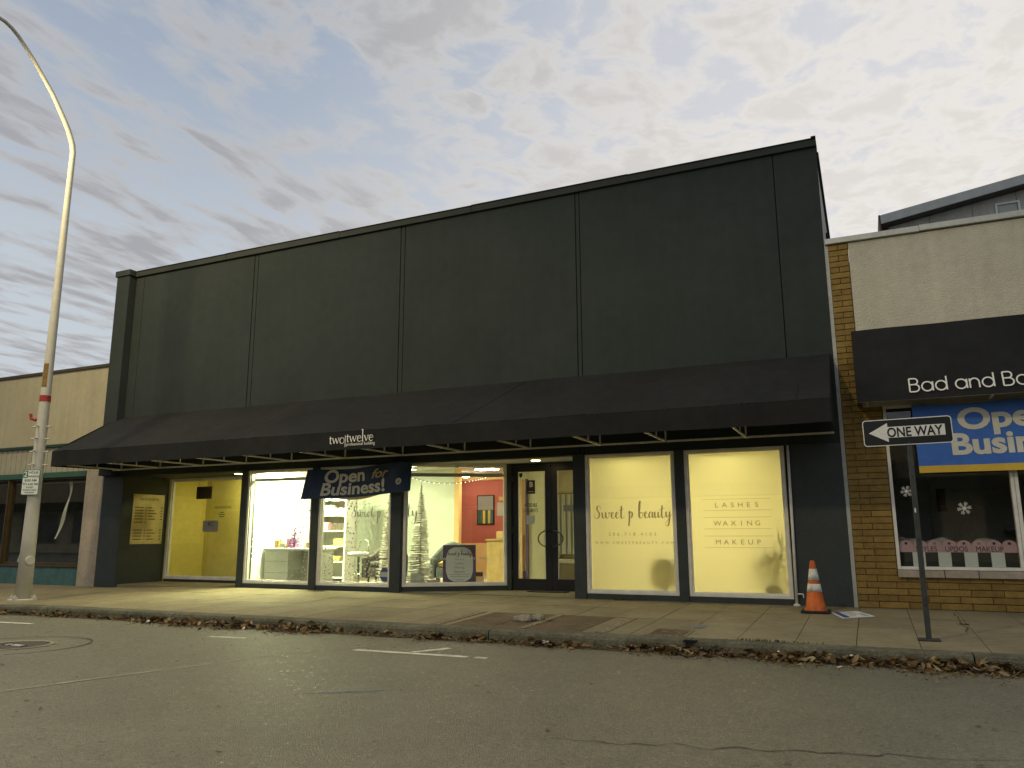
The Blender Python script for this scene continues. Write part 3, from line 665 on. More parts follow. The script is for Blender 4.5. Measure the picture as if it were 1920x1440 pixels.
panel('ceiling_light', 'added fill light before the pale rear wall of the salon', -10.3, 3.0, 2.66, 0.9, 0.4, 'lamp_cool')  # extra panel added to lift the dim wall behind the second window
panel('ceiling_light', 'warm added fill light over the yellow wood counter', -8.3, 3.9, 2.66, 0.5, 0.3, 'lamp_dome')  # added beside the dome lamp to brighten the red wall
panel('ceiling_light', 'ceiling light in the yellow walled lobby', -13.9, 1.95, 2.70, 0.7, 0.25, 'lamp_yellow')
panel('ceiling_light', 'warm ceiling light deep behind the frosted windows', -2.6, 2.5, 2.66, 1.0, 0.6, 'lamp_warm')
for x, l in ((-3.75, 'recessed lamp over the frosted window with the script lettering'), (-2.05, 'recessed lamp over the frosted window listing three services')): downlight('downlight', l, x, 0.55, 2.66, 'lamp_spot', 0.10)
t = thing('dome_lamp', 'glowing dome lamp on the ceiling before the red wall', 'light', (-9.55, 5.2, 2.66))
MB().lathe((-9.55, 5.2, 2.66), [(0.20, 0.0), (0.20, -0.03), (0.19, -0.03)], 24).build('rim', 'ceiling', t)
MB().lathe((-9.55, 5.2, 2.66), [(0.18, -0.03), (0.17, -0.06), (0.13, -0.10), (0.06, -0.12), (0.01, -0.125)], 24).build('bowl', 'lamp_dome', t, smooth=True)

# ------------------------------------------------------------------ main awning
AX0, AX1, AY, AZB, AZF, AZW = -16.27, -0.37, -1.56, 2.565, 2.895, 3.845
aw = thing('shop_awning', 'long black fabric awning across the whole dark building', 'awning', (-8.3, 0, 2.56))
mb = MB(); nx, ny = 150, 12; g = []
for j in range(ny+1):
    t = j/ny; row = []
    for i in range(nx+1):
        x = AX0+(AX1-AX0)*i/nx; sag = -0.030*math.sin(math.pi*t)*(0.5+0.5*math.cos((x+1.05)*2*math.pi/1.27)) + 0.014*noise.noise((x*1.1, t*2.5, 2)) + 0.006*noise.noise((x*3.7, t*5, 8))
        row.append(mb.v((x, AY*(1-t)-0.006, AZF+(AZW-AZF)*t+sag)))
    g.append(row)
for j in range(ny):
    for i in range(nx): mb.f([g[j][i], g[j][i+1], g[j+1][i+1], g[j+1][i]])
canopy = mb.build('canopy', 'awning_cloth', aw, smooth=True)
mb = MB(); pv = None
for i in range(nx+1):
    x = AX0+(AX1-AX0)*i/nx; wv = 0.012*noise.noise((x*1.9, 5, 1)); zb = AZB+0.010*noise.noise((x*1.3, 9, 1))
    cur = [mb.v((x, AY-0.004, AZF)), mb.v((x, AY+wv, (AZF+AZB)/2)), mb.v((x, AY+wv*.5, zb))]
    if pv:
        mb.f([pv[0], cur[0], cur[1], pv[1]]); mb.f([pv[1], cur[1], cur[2], pv[2]])
    pv = cur
val = mb.build('valance', 'awning_cloth', aw)
for x in (AX0, AX1):
    MB().prism([(AY, AZB), (AY, AZF), (-0.006, AZW), (-0.006, AZB+0.9), (-0.22, AZB+0.03)], x-0.003, x+0.003, 'x').build('end_panel', 'awning_cloth', aw)
for xa, xb in ((-6.25, -5.55),):     # sewn seam running up the slope
    MB().tube([(xa, AY+0.02, AZF+0.02), ((xa+xb)/2, AY/2, (AZF+AZW)/2+0.0), (xb, -0.02, AZW)], 0.003, 6).build('seam', 'groove', canopy)
for xa in (-1.58, -0.80): MB().tube([(xa, AY+0.01, AZF+0.012), (xa, AY*0.62, AZF+(AZW-AZF)*0.38+0.0)], 0.003, 6).build('seam', 'groove', canopy)
MB().box(AX0+0.02, AX1-0.02, -0.17, -0.14, AZB, AZB+0.03).build('back_rail', 'awning_metal', aw)
MB().box(AX0+0.02, AX1-0.02, AY+0.012, AY+0.037, AZB+0.012, AZB+0.037).build('front_rail', 'awning_metal', aw)
for xr in (-15.8, -14.55, -13.25, -12.02, -10.80, -9.45, -8.10, -6.75, -5.42, -4.12, -2.98, -1.69):
    b_ = MB().box(xr-0.014, xr+0.014, AY+0.04, -0.171, AZB+0.001, AZB+0.029).build('rafter', 'awning_metal', aw)
    MB().box(xr-0.011, xr+0.011, -0.168, -0.145, AZB+0.031, 3.62).build('upright', 'awning_metal', b_)
    MB().box(xr-0.009, xr+0.009, -0.80, -0.78, AZB+0.031, 3.24).build('upright', 'awning_metal', b_)
fa = lambda x, y, z: Vector((x, AY-0.016-z, y))
sc = 0.213; tw1 = width(SERIF, 'two', sc)
X0 = -8.76
lettering('lettering', SERIF, 'two', X0, 2.680, sc, 0.019, 'white_print', val, fa, 0.5)
flat('lettering_bar', X0+tw1+0.008, X0+tw1+0.021, 2.612, 2.822, 'white_print', val, fa)
lettering('lettering', SERIF, 'twelve', X0+tw1+0.035, 2.698, sc, 0.019, 'white_print', val, fa, 0.5)
text('lettering', 'professional building', 0.080, 'white_print', val, lambda x, y, z: fa(X0+tw1+0.04+x, 2.630+y, 0), align='LEFT', sx=0.92, depth=0)

# ------------------------------------------------------------------ banners
def banner(nm, label, bf, wdt, hgt, mcloth, mtext, mfor, mstripe, stripe, nxx=40, nyy=14, lay=None):
    t = thing(nm, label, 'banner', bf(0.5, 0.5, 0))
    def grid(u0, u1, v0, v1, off, thick, m, name):
        mb = MB(); a = []
        for s_ in (off, off-thick):
            rows_ = []
            for j in range(nyy+1): rows_.append([mb.v(bf(u0+(u1-u0)*i/nxx, v0+(v1-v0)*j/nyy, s_)) for i in range(nxx+1)])
            a.append(rows_)
        for q, rws in enumerate(a):
            for j in range(nyy):
                for i in range(nxx):
                    c = [rws[j][i], rws[j][i+1], rws[j+1][i+1], rws[j+1][i]]; mb.f(c if q == 0 else c[::-1])
        return mb.build(name, m, t, smooth=True, recalc=False)
    cl_ = grid(0, 1, stripe, 1, 0.0, 0.003, mcloth, 'cloth')
    if stripe > 0: grid(0, 1, 0, stripe, 0.0, 0.003, mstripe, 'stripe')
    for body, size, u, v, m, kw in lay:
        bm = glyphs(body, size, depth=0, **kw); mb = MB(); mb.bm.free(); mb.bm = bm
        for ax, L_, n_ in ((0, wdt, nxx), (1, hgt, nyy)):
            for k in range(-n_, n_+1):
                co = Vector((0, 0, 0)); no = Vector((0, 0, 0)); co[ax] = k*L_/n_; no[ax] = 1
                bmesh.ops.bisect_plane(bm, geom=list(bm.verts)+list(bm.edges)+list(bm.faces), plane_co=co, plane_no=no)
        for vv in bm.verts: vv.co = bf(u+vv.co.x/wdt, v+vv.co.y/hgt, 0.007)
        mb.build('lettering', m, t, recalc=False)
    return t
def bl(u, v, off):                   # limp navy banner, tied at its upper corners, lower left swung out
    x = -10.36 + 2.44*u + 0.03*(1-v)*u - 0.05*(1-v)*(1-u)
    top = 2.375 + 0.075*u - 0.10*math.sin(math.pi*min(1, u*1.15))**2*0.45; bot = 1.775 - 0.05*math.sin(math.pi*u)*0.6 + 0.115*u
    z = bot+(top-bot)*v
    y = -0.155 - 0.05*math.sin(9*u+1.5*v) * (0.35+0.65*(1-v)) - 0.06*(1-v)*(1-u)*2 - 0.05*math.exp(-((u-0.86-0.10*(1-v))/0.05)**2) + 0.012*math.sin(24*u+3*v)*v - 0.07*math.exp(-((u-0.80-0.22*(v-0.5))/0.045)**2)*v + 0.05*math.exp(-((u-0.90-0.18*(v-0.5))/0.04)**2)*v - 0.05*math.exp(-((u-0.06-0.10*v)/0.05)**2)*(1-v)
    return Vector((x, y-off, z))
B1 = banner('open_banner', 'limp navy blue banner with cream lettering hung across the lit windows', bl, 2.44, 0.68, 'banner_navy', 'banner_white', 'banner_tan', 'banner_gold', 0.0,
       lay=[('Open', 0.42, 0.385, 0.545, 'banner_white', dict(bold=0.012)), ('for', 0.29, 0.715, 0.575, 'banner_tan', dict(bold=0.006, shear=0.35)),
            ('Business!', 0.40, 0.485, 0.11, 'banner_white', dict(bold=0.011))])
mb = MB(); mb.f([mb.bm.verts.new(bl(0.905+0.030*math.cos(k*math.pi/8), 0.36+0.108*math.sin(k*math.pi/8), 0.012)) for k in range(16)]); mb.build('emblem', 'banner_white', B1, recalc=False)
mb = MB(); mb.f([mb.bm.verts.new(bl(0.905+0.020*math.cos(k*math.pi/4), 0.36+0.072*math.sin(k*math.pi/4), 0.016)) for k in range(8)]); mb.build('emblem_core', 'pale_print', B1, recalc=False)
mb = MB(); pv = None                # its gold hem is turned up behind
for i in range(21):
    u = 0.30+0.42*i/20; h = 0.05*math.sin(math.pi*i/20)
    cur = [mb.bm.verts.new(bl(u, 0.0, -0.01)), mb.bm.verts.new(bl(u, 0.0, -0.012)-Vector((0, 0, h)))]
    if pv: mb.f([pv[0], pv[1], cur[1], cur[0]])
    pv = cur
mb.build('hem', 'banner_tan', B1)
def br(u, v, off):
    x = 0.69 + 3.00*u; top = 2.93-0.03*math.sin(math.pi*u*2.3)**2; bot = 1.93
    z = bot+(top-bot)*v; x += 0.02*(1-v)
    y = -0.10 - 0.022*math.sin(6.5*u+2*v) - 0.02*math.exp(-((u-0.23-0.12*(1-v))/0.06)**2)*v
    return Vector((x, y-off, z))
banner('open_banner', 'bright blue banner with gold hem on the brick shop', br, 3.00, 1.0, 'banner_blue', 'banner_white', 'banner_gold', 'banner_gold', 0.10,
       lay=[('Open', 0.43, 0.385, 0.63, 'banner_white', dict(bold=0.015, sx=1.20)), ('for', 0.34, 0.70, 0.65, 'banner_gold', dict(bold=0.007, shear=0.35)),
            ('Business!', 0.43, 0.440, 0.26, 'banner_white', dict(bold=0.015, sx=1.12))])

# ------------------------------------------------------------------ brick shop to the right
bs = thing('brick_shop', 'tan brick shop with rough stucco upper wall at the right edge', 'building', (1.0, 0, 0))
MB().box(-0.262, 5.2, 0.03, 0.30, -0.15, 0.44).build('base_wall', 'mortar', bs)
MB().box(-0.262, 0.30, 0.03, 0.30, 0.441, 3.0).build('base_wall', 'mortar', bs)
MB().box(-0.262, 0.03, 0.031, 0.30, 3.0, 5.60).build('base_wall', 'mortar', bs)
MB().box(0.034, 5.2, 0.006, 0.32, 2.96, 5.615).build('stucco_wall', 'stucco_tan', bs)
px_ = -0.30
for k, xx in enumerate((1.05, 3.2, 5.3)):
    d = (0, 0.008, -0.004)[k]
    MB().box(px_, xx-0.003, -0.05, 0.36, 5.625+d, 5.715+d, 0.006).build('coping', 'coping_metal', bs); px_ = xx
MB().box(-0.27, 5.2, 0.33, 10, -0.1, 5.55).build('body_wall', 'stucco_tan', bs)if False else None
MB().box(-0.27, -0.06, 0.31, 10, -0.1, 5.58).build('side_wall', 'side_paint', bs); MB().box(-0.06, 5.2, 9.8, 10, -0.1, 5.58).build('rear_wall', 'stucco_tan', bs)
MB().box(-0.06, 5.2, 0.33, 9.8, 5.3, 5.4).build('roof', 'roofing', bs); MB().box(5.2, 5.4, 0.0, 10, -0.1, 5.6).build('side_wall', 'stucco_tan', bs)
MB().box(-0.317, -0.263, 0.006, 0.12, -0.05, 5.61).build('joint_filler', 'side_paint', bs)
BRK = {}
def brick(x0, x1, z0, z1, proud):
    wv = (round(x1-x0, 3), round(z1-z0, 3))
    if wv not in BRK:
        mb = MB().box(0, wv[0], 0, 0.06, 0, wv[1], 0.004); bmesh.ops.recalc_face_normals(mb.bm, faces=mb.bm.faces)
        me = bpy.data.meshes.new('brick'); mb.bm.to_mesh(me); mb.bm.free(); me.materials.append(MATS['brick']); BRK[wv] = me
    o = bpy.data.objects.new('brick', BRK[wv]); put(o, bs); o.location = Vector((x0, 0.012-proud, z0))-ORG[bs.name]
CH = 0.0935; BL = 0.395
k = 0; z = -0.09
while z < 5.58:
    xend = 5.18 if z < 0.40 else (0.298 if z < 2.93 else 0.028)
    x = -0.262; first = True
    cuts = [-0.262]
    q = -0.262 + (BL*0.72 if k % 2 else BL*0.36)
    while q < xend-0.03: cuts.append(q); q += BL
    cuts.append(xend)
    for a, b in zip(cuts, cuts[1:]):
        if b-a > 0.02 and not (a > 3.0): brick(a+0.004, b-0.004, z+0.004, z+CH-0.006, random.uniform(0.0, 0.008))
    z += CH; k += 1
    if 0.37 < z < 0.43: z = 0.442 if False else z
# sill stones
q = 0.30
for wdt in (0.60, 0.42, 0.55, 0.6, 0.6, 0.6):
    MB().box(q+0.004, q+wdt-0.004, -0.045, 0.12, 0.445, 0.545, 0.008).build('sill_stone', 'stone_pillar', bs); q += wdt
WR = window((0.306, 0.02), (1.885, 0.02), 0.552, 2.96, 'dark_glass', fr=0.045, parent=bs, inner=False)
WR2 = window((1.89, 0.02), (3.5, 0.02), 0.552, 2.96, 'dark_glass', fr=0.045, parent=bs, inner=False)
MB().box(3.5, 5.2, 0.0, 0.3, 0.45, 2.96).build('base_wall', 'mortar', bs)
MB().box(0.30, 5.2, 3.2, 3.3, 0.0, 2.95).build('room_wall', 'interior_grey', bs); MB().box(-0.05, 5.2, 0.31, 3.3, -0.02, 0.02).build('room_floor', 'interior_dark', bs)
MB().box(-0.05, 5.2, 0.33, 3.3, 2.97, 3.05).build('room_ceiling', 'interior_dark', bs)
dr = MB().box(1.02, 1.92, 3.14, 3.19, 0.02, 2.1).build('inner_door', 'interior_grey', bs); MB().box(1.12, 1.26, 3.12, 3.138, 1.45, 1.85).build('door_light', 'black', dr)
for a, b, z in ((1.1, 1.5, 0.75), (2.2, 2.6, 0.78), (2.1, 2.7, 1.05)): MB().box(a, b, 2.9, 3.13, z, z+0.06, 0.01).build('wall_shelf', 'interior_dark', bs)
# scalloped pink skirt with stripes inside the pane
for W, nsc, words in ((WR, 8, True), (WR2, 8, False)):
    xf, l = W[1], W[2]; m0, m1 = 0.05, l-0.05; sw = (m1-m0)/nsc; f_ = wfn(W, 0.018)
    for i in range(nsc):
        c = m0+sw*(i+0.5); r_ = sw/2-0.002; poly = [(c-r_, 0.80), (c+r_, 0.80)]+[(c+r_*math.cos(R(a)), 0.895+0.075*math.sin(R(a))) for a in range(0, 181, 15)]
        mb = MB(); mb.f([mb.bm.verts.new(f_(x, z, 0)) for x, z in poly]); sg = mb.build('scallop', 'pink', W[0])
        mb = MB(); mb.f([mb.bm.verts.new(f_(c+0.02*math.cos(k*math.pi/5), 0.925+0.02*math.sin(k*math.pi/5), 0.003)) for k in range(10)]); mb.build('scallop_hole', ('brown_trim', 'grey_print')[i % 3 == 2], W[0])
    ns = 9
    for i in range(ns):
        a = m0+(m1-m0)*i/ns; b = m0+(m1-m0)*(i+1)/ns
        flat('stripe', a, b, 0.60, 0.799, 'black' if i % 2 == 0 else 'decal_white', W[0], f_)
    if words:
        for s_, xx in (('STYLES', 0.40), ('UPDOS', 0.78), ('MAKEUP', 1.19)):
            text('lettering', s_, 0.105, 'black', W[0], lambda x, y, z: f_(xx+x, 0.812+y, 0.004), sx=0.85, depth=0)
def snow(W, cx_, cz_, r):
    mb = MB(); f_ = wfn(W, -0.003)
    for k in range(6):
        a = R(60*k+10); d = (math.cos(a), math.sin(a)); n = (-d[1], d[0])
        def bar(p0, p1, w_):
            t = Vector((p1[0]-p0[0], p1[1]-p0[1])).normalized(); q = (-t.y*w_, t.x*w_)
            mb.f([mb.bm.verts.new(f_(cx_+p[0], cz_+p[1], 0.0004*k)) for p in ((p0[0]+q[0], p0[1]+q[1]), (p0[0]-q[0], p0[1]-q[1]), (p1[0]-q[0], p1[1]-q[1]), (p1[0]+q[0], p1[1]+q[1]))])
        bar((0, 0), (d[0]*r, d[1]*r), r*0.09)
        for s_ in (0.55, 0.82):
            for sg in (-1, 1):
                e = (d[0]*r*s_, d[1]*r*s_); aa = a+sg*R(52); bar(e, (e[0]+math.cos(aa)*r*0.30, e[1]+math.sin(aa)*r*0.30), r*0.075)
    mb.build('snowflake_decal', 'decal_white', W[0])
snow(WR, 0.935, 1.42, 0.085); snow(WR, 0.215, 1.68, 0.075)
# cream cushions piled behind the skirt
cu = thing('display_cushions', 'pale bundled fabric lying behind the pink scalloped skirt', 'fabric', (1.0, 0.35, 0.55))
for x, r_ in ((0.55, 0.22), (0.95, 0.30), (1.5, 0.26), (0.40, 0.16)):
    mb = MB(); bmesh.ops.create_icosphere(mb.bm, subdivisions=3, radius=1.0)
    for v in mb.bm.verts:
        n_ = 1+0.22*noise.noise(v.co*1.8+Vector((x*9, 0, 0))); v.co = Vector((x+v.co.x*r_*n_, 0.36+v.co.y*0.16*n_, 0.78+v.co.z*0.22*n_))
    mb.build('cushion', 'stone_pillar', cu, smooth=True)
# its awning
a2 = thing('shop_awning', 'dark waterfall awning with thin white lettering on the brick shop', 'awning', (1.5, 0, 2.9))
BX0, BX1, BY, BZB, BZW = -0.035, 5.1, -0.55, 2.955, 4.165
mb = MB(); g = []
for j in range(9):
    t = j/8; a = R(90*t); row = []
    for i in range(31):
        x = BX0+(BX1-BX0)*i/30; wv = 0.012*noise.noise((x*1.5, t*2, 4)); row.append(mb.v((x, -0.006+(BY)*math.sin(a*0.5)**0.9*1.32+wv if t < 1 else BY*0.98+wv, BZW-(BZW-BZB-0.0)*t + (0.012*noise.noise((x*1.1, 0, 3)) if j == 0 else 0))))
    g.append(row)
for j in range(8):
    for i in range(30): mb.f([g[j][i], g[j][i+1], g[j+1][i+1], g[j+1][i]])
prof = [(g[j][0].co.y, g[j][0].co.z) for j in range(9)]
can2 = mb.build('canopy', 'awning_cloth', a2, smooth=True)
for x in (BX0+0.002, BX1): MB().prism(prof+[(-0.006, BZB+0.02)], x-0.003, x+0.003, 'x').build('end_panel', 'awning_cloth', a2)
MB().box(BX0+0.03, BX1-0.03, BY+0.03, BY+0.06, BZB+0.002, BZB+0.03).build('front_rail', 'awning_metal', a2)
for x in (0.1, 1.7, 3.3, 4.9): MB().box(x-.012, x+.012, BY+0.061, -0.03, BZB+0.003, BZB+0.029).build('rafter', 'awning_metal', a2)
def yat(z):
    for (y0, z0), (y1, z1) in zip(prof, prof[1:]):
        if z1 <= z <= z0: return y0+(y1-y0)*(z0-z)/max(1e-6, z0-z1)
    return BY
fb = lambda x, y, z: Vector((x, yat(y)-0.028-z, y))
lettering('lettering', ROUND, 'Bad and Bo', 0.672, 3.062, 0.282, 0.020, 'white_print', can2, fb, 0.0, smooth=False)

# ------------------------------------------------------------------ cream shop to the left
cs = thing('cream_shop', 'cream stucco shop with teal base and green trim at the left edge', 'building', (-19.5, 0, 0))
CX0, CX1 = -26.0, -16.53
MB().box(CX0, CX1-0.01, 0.0, 0.25, 3.32, 5.16).build('stucco_wall', 'stucco_cream', cs)
MB().box(CX0, CX1-0.005, -0.04, 0.30, 5.162, 5.235).build('coping', 'brown_trim', cs)
MB().box(CX0, CX1-0.012, -0.05, 0.2, 3.25, 3.318, 0.004).build('trim_band', 'green_dark', cs)
x = CX0
while x < CX1-0.05:
    MB().box(x+0.006, min(x+0.094, CX1-0.015), 0.01 if int(x*10) % 2 else 0.018, 0.08, 2.625, 3.248).build('fluted_panel', 'rib_panel', cs); x += 0.10
MB().box(CX0, CX1-0.02, 0.085, 0.24, 2.62, 3.249).build('sign_backing', 'rib_panel', cs)
MB().box(CX0, -17.16, -0.03, 0.2, 2.49, 2.622, 0.004).build('trim_band', 'green_trim', cs)
MB().box(-17.15, CX1-0.002, -0.02, 0.30, -0.16, 2.618, 0.008).build('pillar', 'stone_pillar', cs)
MB().box(CX0, -17.155, 0.02, 0.22, -0.16, 0.335, 0.006).build('bulkhead', 'teal', cs)
MB().box(CX0, -17.155, -0.01, 0.24, 0.337, 0.385, 0.005).build('window_sill', 'bronze', cs)
for a, b in ((-20.05, -17.158), (-23.0, -20.09), (-25.98, -23.04)):
    window((a, 0.05), (b, 0.05), 0.387, 2.489, 'dark_glass', fr=0.045, parent=cs, fm='bronze', inner=False)
MB().box(-20.085, -20.052, 0.0, 0.16, 0.387, 2.489, 0.004).build('mullion', 'bronze', cs); MB().box(-23.035, -23.005, 0.0, 0.16, 0.387, 2.489, 0.004).build('mullion', 'bronze', cs)
MB().box(CX0, CX1-0.02, 2.6, 2.7, 0.0, 2.6).build('room_wall', 'interior_dark', cs); MB().box(CX0, CX1-0.02, 0.22, 2.6, -0.1, -0.02).build('room_floor', 'interior_dark', cs)
MB().box(CX0, CX1-0.02, 0.25, 2.6, 2.63, 2.7).build('room_ceiling', 'interior_dark', cs); MB().box(CX0, CX1-0.02, 0.26, 9.0, 4.9, 5.0).build('roof', 'roofing', cs)
MB().box(CX0-0.2, CX0-0.005, 0.0, 9.0, -0.1, 5.1).build('side_wall', 'stucco_cream', cs); MB().box(CX1-0.2, CX1-0.012, 0.31, 9.0, -0.1, 5.1).build('side_wall', 'stucco_cream', cs)
MB().box(-19.6, -17.6, 2.2, 2.3, 0.95, 1.75).build('display_board', 'interior_grey', cs)
t = thing('white_ribbon', 'long wavy white ribbon hanging inside the left shop window', 'ribbon', (-18.2, 0.32, 2.4))
mb = MB(); pv = None
for i in range(25):
    s_ = i/24; x = -18.18-0.30*s_**2+0.05*math.sin(5*s_); z = 2.42-1.42*s_; wv = 0.035
    cur = [mb.v((x-wv, 0.32+0.03*math.sin(9*s_), z)), mb.v((x+wv, 0.34+0.03*math.sin(9*s_+1), z))]
    if pv: mb.f([pv[0], pv[1], cur[1], cur[0]])
    pv = cur
mb.build('ribbon', 'decal_white', t)
t = thing('mannequin', 'slim display figure with an orange head standing in the left shop window', 'mannequin', (-18.0, 0.8, 0.0))
MB().lathe((-18.0, 0.8, -0.02), [(0.17, 0), (0.17, 0.02), (0.03, 0.04), (0.022, 0.55), (0.05, 0.60), (0.10, 0.72), (0.085, 0.92), (0.115, 1.06), (0.10, 1.16), (0.04, 1.20), (0.03, 1.26)], 18).build('body', 'rib_panel', t, smooth=True)
MB().lathe((-18.0, 0.8, 1.24), [(0.03, 0.0), (0.075, 0.06), (0.09, 0.13), (0.07, 0.21), (0.02, 0.25)], 16).build('head', 'brick', t, smooth=True)
t = thing('display_vase', 'white cone shaped vase low in the far left shop window', 'vase', (-19.85, 0.45, 0.387))
MB().lathe((-19.85, 0.45, 0.0), [(0.13, 0.0), (0.13, 0.42), (0.10, 0.55), (0.04, 0.80), (0.02, 0.86)], 16).build('vase_body', 'decal_white', t, smooth=True)

# ------------------------------------------------------------------ grey house behind
gh = thing('grey_house', 'grey panelled house with a sloping roof behind the brick shop', 'house', (6, 14, 0))
HY = 14.0
def hz(x): return 11.17+0.151*(x-1.125)
x = 1.32
while x < 12:
    MB().prism([(x+0.006, 0), (x+1.20-0.006, 0), (x+1.20-0.006, hz(x+1.2)-0.32), (x+0.006, hz(x)-0.32)], HY, HY+0.06, 'y').build('siding_panel', 'siding', gh); x += 1.20
MB().prism([(1.32, 0), (12, 0), (12, hz(12)-0.4), (1.32, hz(1.32)-0.4)], HY+0.02, HY+0.3, 'y').build('wall', 'groove', gh)
MB().box(1.325, 1.5, HY+0.3, HY+8, 0, 10.5).build('side_wall', 'siding', gh)
rf = MB().prism([(1.10, hz(1.10)-0.30), (12.4, hz(12.4)-0.30), (12.4, hz(12.4)), (1.10, hz(1.10))], HY-0.45, HY+8.4, 'y').build('roof', 'roofing', gh)
MB().prism([(1.10, hz(1.10)-0.31), (12.4, hz(12.4)-0.31), (12.4, hz(12.4)-0.02), (1.10, hz(1.10)-0.02)], HY-0.50, HY-0.452, 'y').build('fascia', 'fascia', rf)
MB().box(1.04, 1.098, HY-0.45, HY+8.4, hz(1.1)-0.62, hz(1.1)+0.01).build('gutter', 'fascia_red', rf)
w_ = MB(); wx0, wx1, wz0, wz1 = 4.33, 4.99, 10.2, 11.12
w_.box(wx0, wx0+.06, HY-.06, HY-.002, wz0, wz1); w_.box(wx1-.06, wx1, HY-.06, HY-.002, wz0, wz1); w_.box(wx0+.06, wx1-.06, HY-.06, HY-.002, wz1-.06, wz1); w_.box(wx0+.06, wx1-.06, HY-.06, HY-.002, wz0, wz0+.06)
w_ = w_.build('window', 'sign_white', gh); MB().box(wx0+.06, wx1-.06, HY-.02, HY-.004, wz0+.06, wz1-.06).build('pane', 'blue_glass' if 'blue_glass' in MATS else 'dark_glass', w_)

# ------------------------------------------------------------------ street lamp
LX, LY = -14.58, -3.0; LZ = gz(LX, LY)
sl = thing('street_lamp', 'tall white painted street lamp pole at the left kerb', 'street lamp', (LX, LY, LZ))
arm = [(8.95, 0.0), (9.12, -0.03), (9.26, -0.09), (9.40, -0.16), (9.56, -0.26), (9.98, -0.56), (10.46, -1.00), (10.68, -1.24), (10.80, -1.38), (10.89, -1.52), (10.94, -1.66), (10.96, -1.90), (10.97, -2.35)]
PT = [(LX, LY, z) for z in (LZ+0.03, 1.1, 2.2, 3.6, 5.0, 6.6, 8.0, 8.6)]+[(LX, LY+dy, z) for z, dy in arm]
PR = [0.142, 0.124, 0.108, 0.095, 0.082, 0.070, 0.061, 0.058, 0.057, 0.056, 0.055, 0.054, 0.052, 0.046, 0.040, 0.038, 0.037, 0.036, 0.035, 0.033, 0.032]
MB().tube(PT, PR, 20).build('pole', 'pole_paint', sl, smooth=True)
MB().lathe((LX, LY, LZ), [(0.25, 0.0), (0.25, 0.035), (0.20, 0.045)], 24).build('base_flange', 'pole_paint', sl)
for k in range(4):
    a = R(20+90*k); bx_, by_ = LX+0.215*math.cos(a), LY+0.215*math.sin(a); MB().lathe((bx_, by_, LZ+0.036), [(0.042, 0.0), (0.042, 0.05), (0.02, 0.055), (0.02, 0.085)], 6).build('bolt', 'pole_paint', sl)
for zz in (2.42, 2.68, 2.93, 3.17):
    for a in (200, 290, 20):
        d = Vector((math.cos(R(a)), math.sin(R(a)), 0)); p = Vector((LX, LY, zz)); MB().tube([p+d*0.09, p+d*0.19], 0.016, 8).build('step_bolt', 'pole_paint', sl)
MB().lathe((LX, LY, 3.66), [(0.098, 0.0), (0.100, 0.005), (0.098, 0.12), (0.094, 0.125)], 18).build('red_band', 'red_tape', sl)
mb = MB(); pv = None
for k in range(5):
    a = R(-100+k*16); cur = [mb.v((LX+0.096*math.cos(a), LY+0.096*math.sin(a), 3.95)), mb.v((LX+0.092*math.cos(a), LY+0.092*math.sin(a), 4.42))]
    if pv: mb.f([pv[0], pv[1], cur[1], cur[0]])
    pv = cur
mb.build('decal_strip', 'brown_tape', sl)
MB().tube([(LX-0.12, LY-0.05, 3.30), (LX-0.20, LY-0.10, 3.33), (LX-0.22, LY-0.11, 3.42)], 0.03, 8).build('bracket', 'red_tape', sl)
MB().tube([(LX+0.12, LY-0.03, 0.62), (LX+0.17, LY-0.045, 0.62)], [0.085, 0.075], 14).build('hand_hole_cover', 'pole_paint', sl)
hd = MB().prism([(LY-2.25, 10.93), (LY-2.25, 11.03), (LY-2.45, 11.08), (LY-2.95, 11.05), (LY-3.05, 10.98), (LY-3.0, 10.93)], LX-0.14, LX+0.14, 'x').build('lamp_head', 'pole_paint', sl)
MB().box(LX-0.10, LX+0.10, LY-2.90, LY-2.45, 10.90, 10.928, 0.006).build('lamp_lens', 'lamp_street', hd)
ld = bpy.data.lights.new('street_lamp_light', 'SPOT'); ld.spot_size = R(168); ld.spot_blend = 0.35; ld.energy = 2100; ld.color = (1.0, 0.83, 0.46); ld.shadow_soft_size = 0.45
lo = bpy.data.objects.new('street_lamp_light', ld); C.objects.link(lo); lo.location = Vector((LX, LY-2.67, 10.70))-Vector((LX, LY, LZ)); lo.parent = sl
# its twin on the far kerb, behind the camera
LAMP2 = (-6.0, -15.4)
def copy_tree(o, parent=None):
    c = o.copy(); C.objects.link(c); c.parent = parent
    for ch in list(o.children): copy_tree(ch, c)
    return c
sl2 = copy_tree(sl); sl2.location = (LAMP2[0], LAMP2[1], ROAD+0.03); sl2.rotation_euler = (0, 0, math.pi)
sl2['label'] = 'white painted street lamp standing on the far kerb across the road'; sl['group'] = sl2['group'] = 'street lamps along the street'
for ch in sl2.children:
    if ch.type == 'LIGHT': ch.data = ch.data.copy(); ch.data.energy = 1900
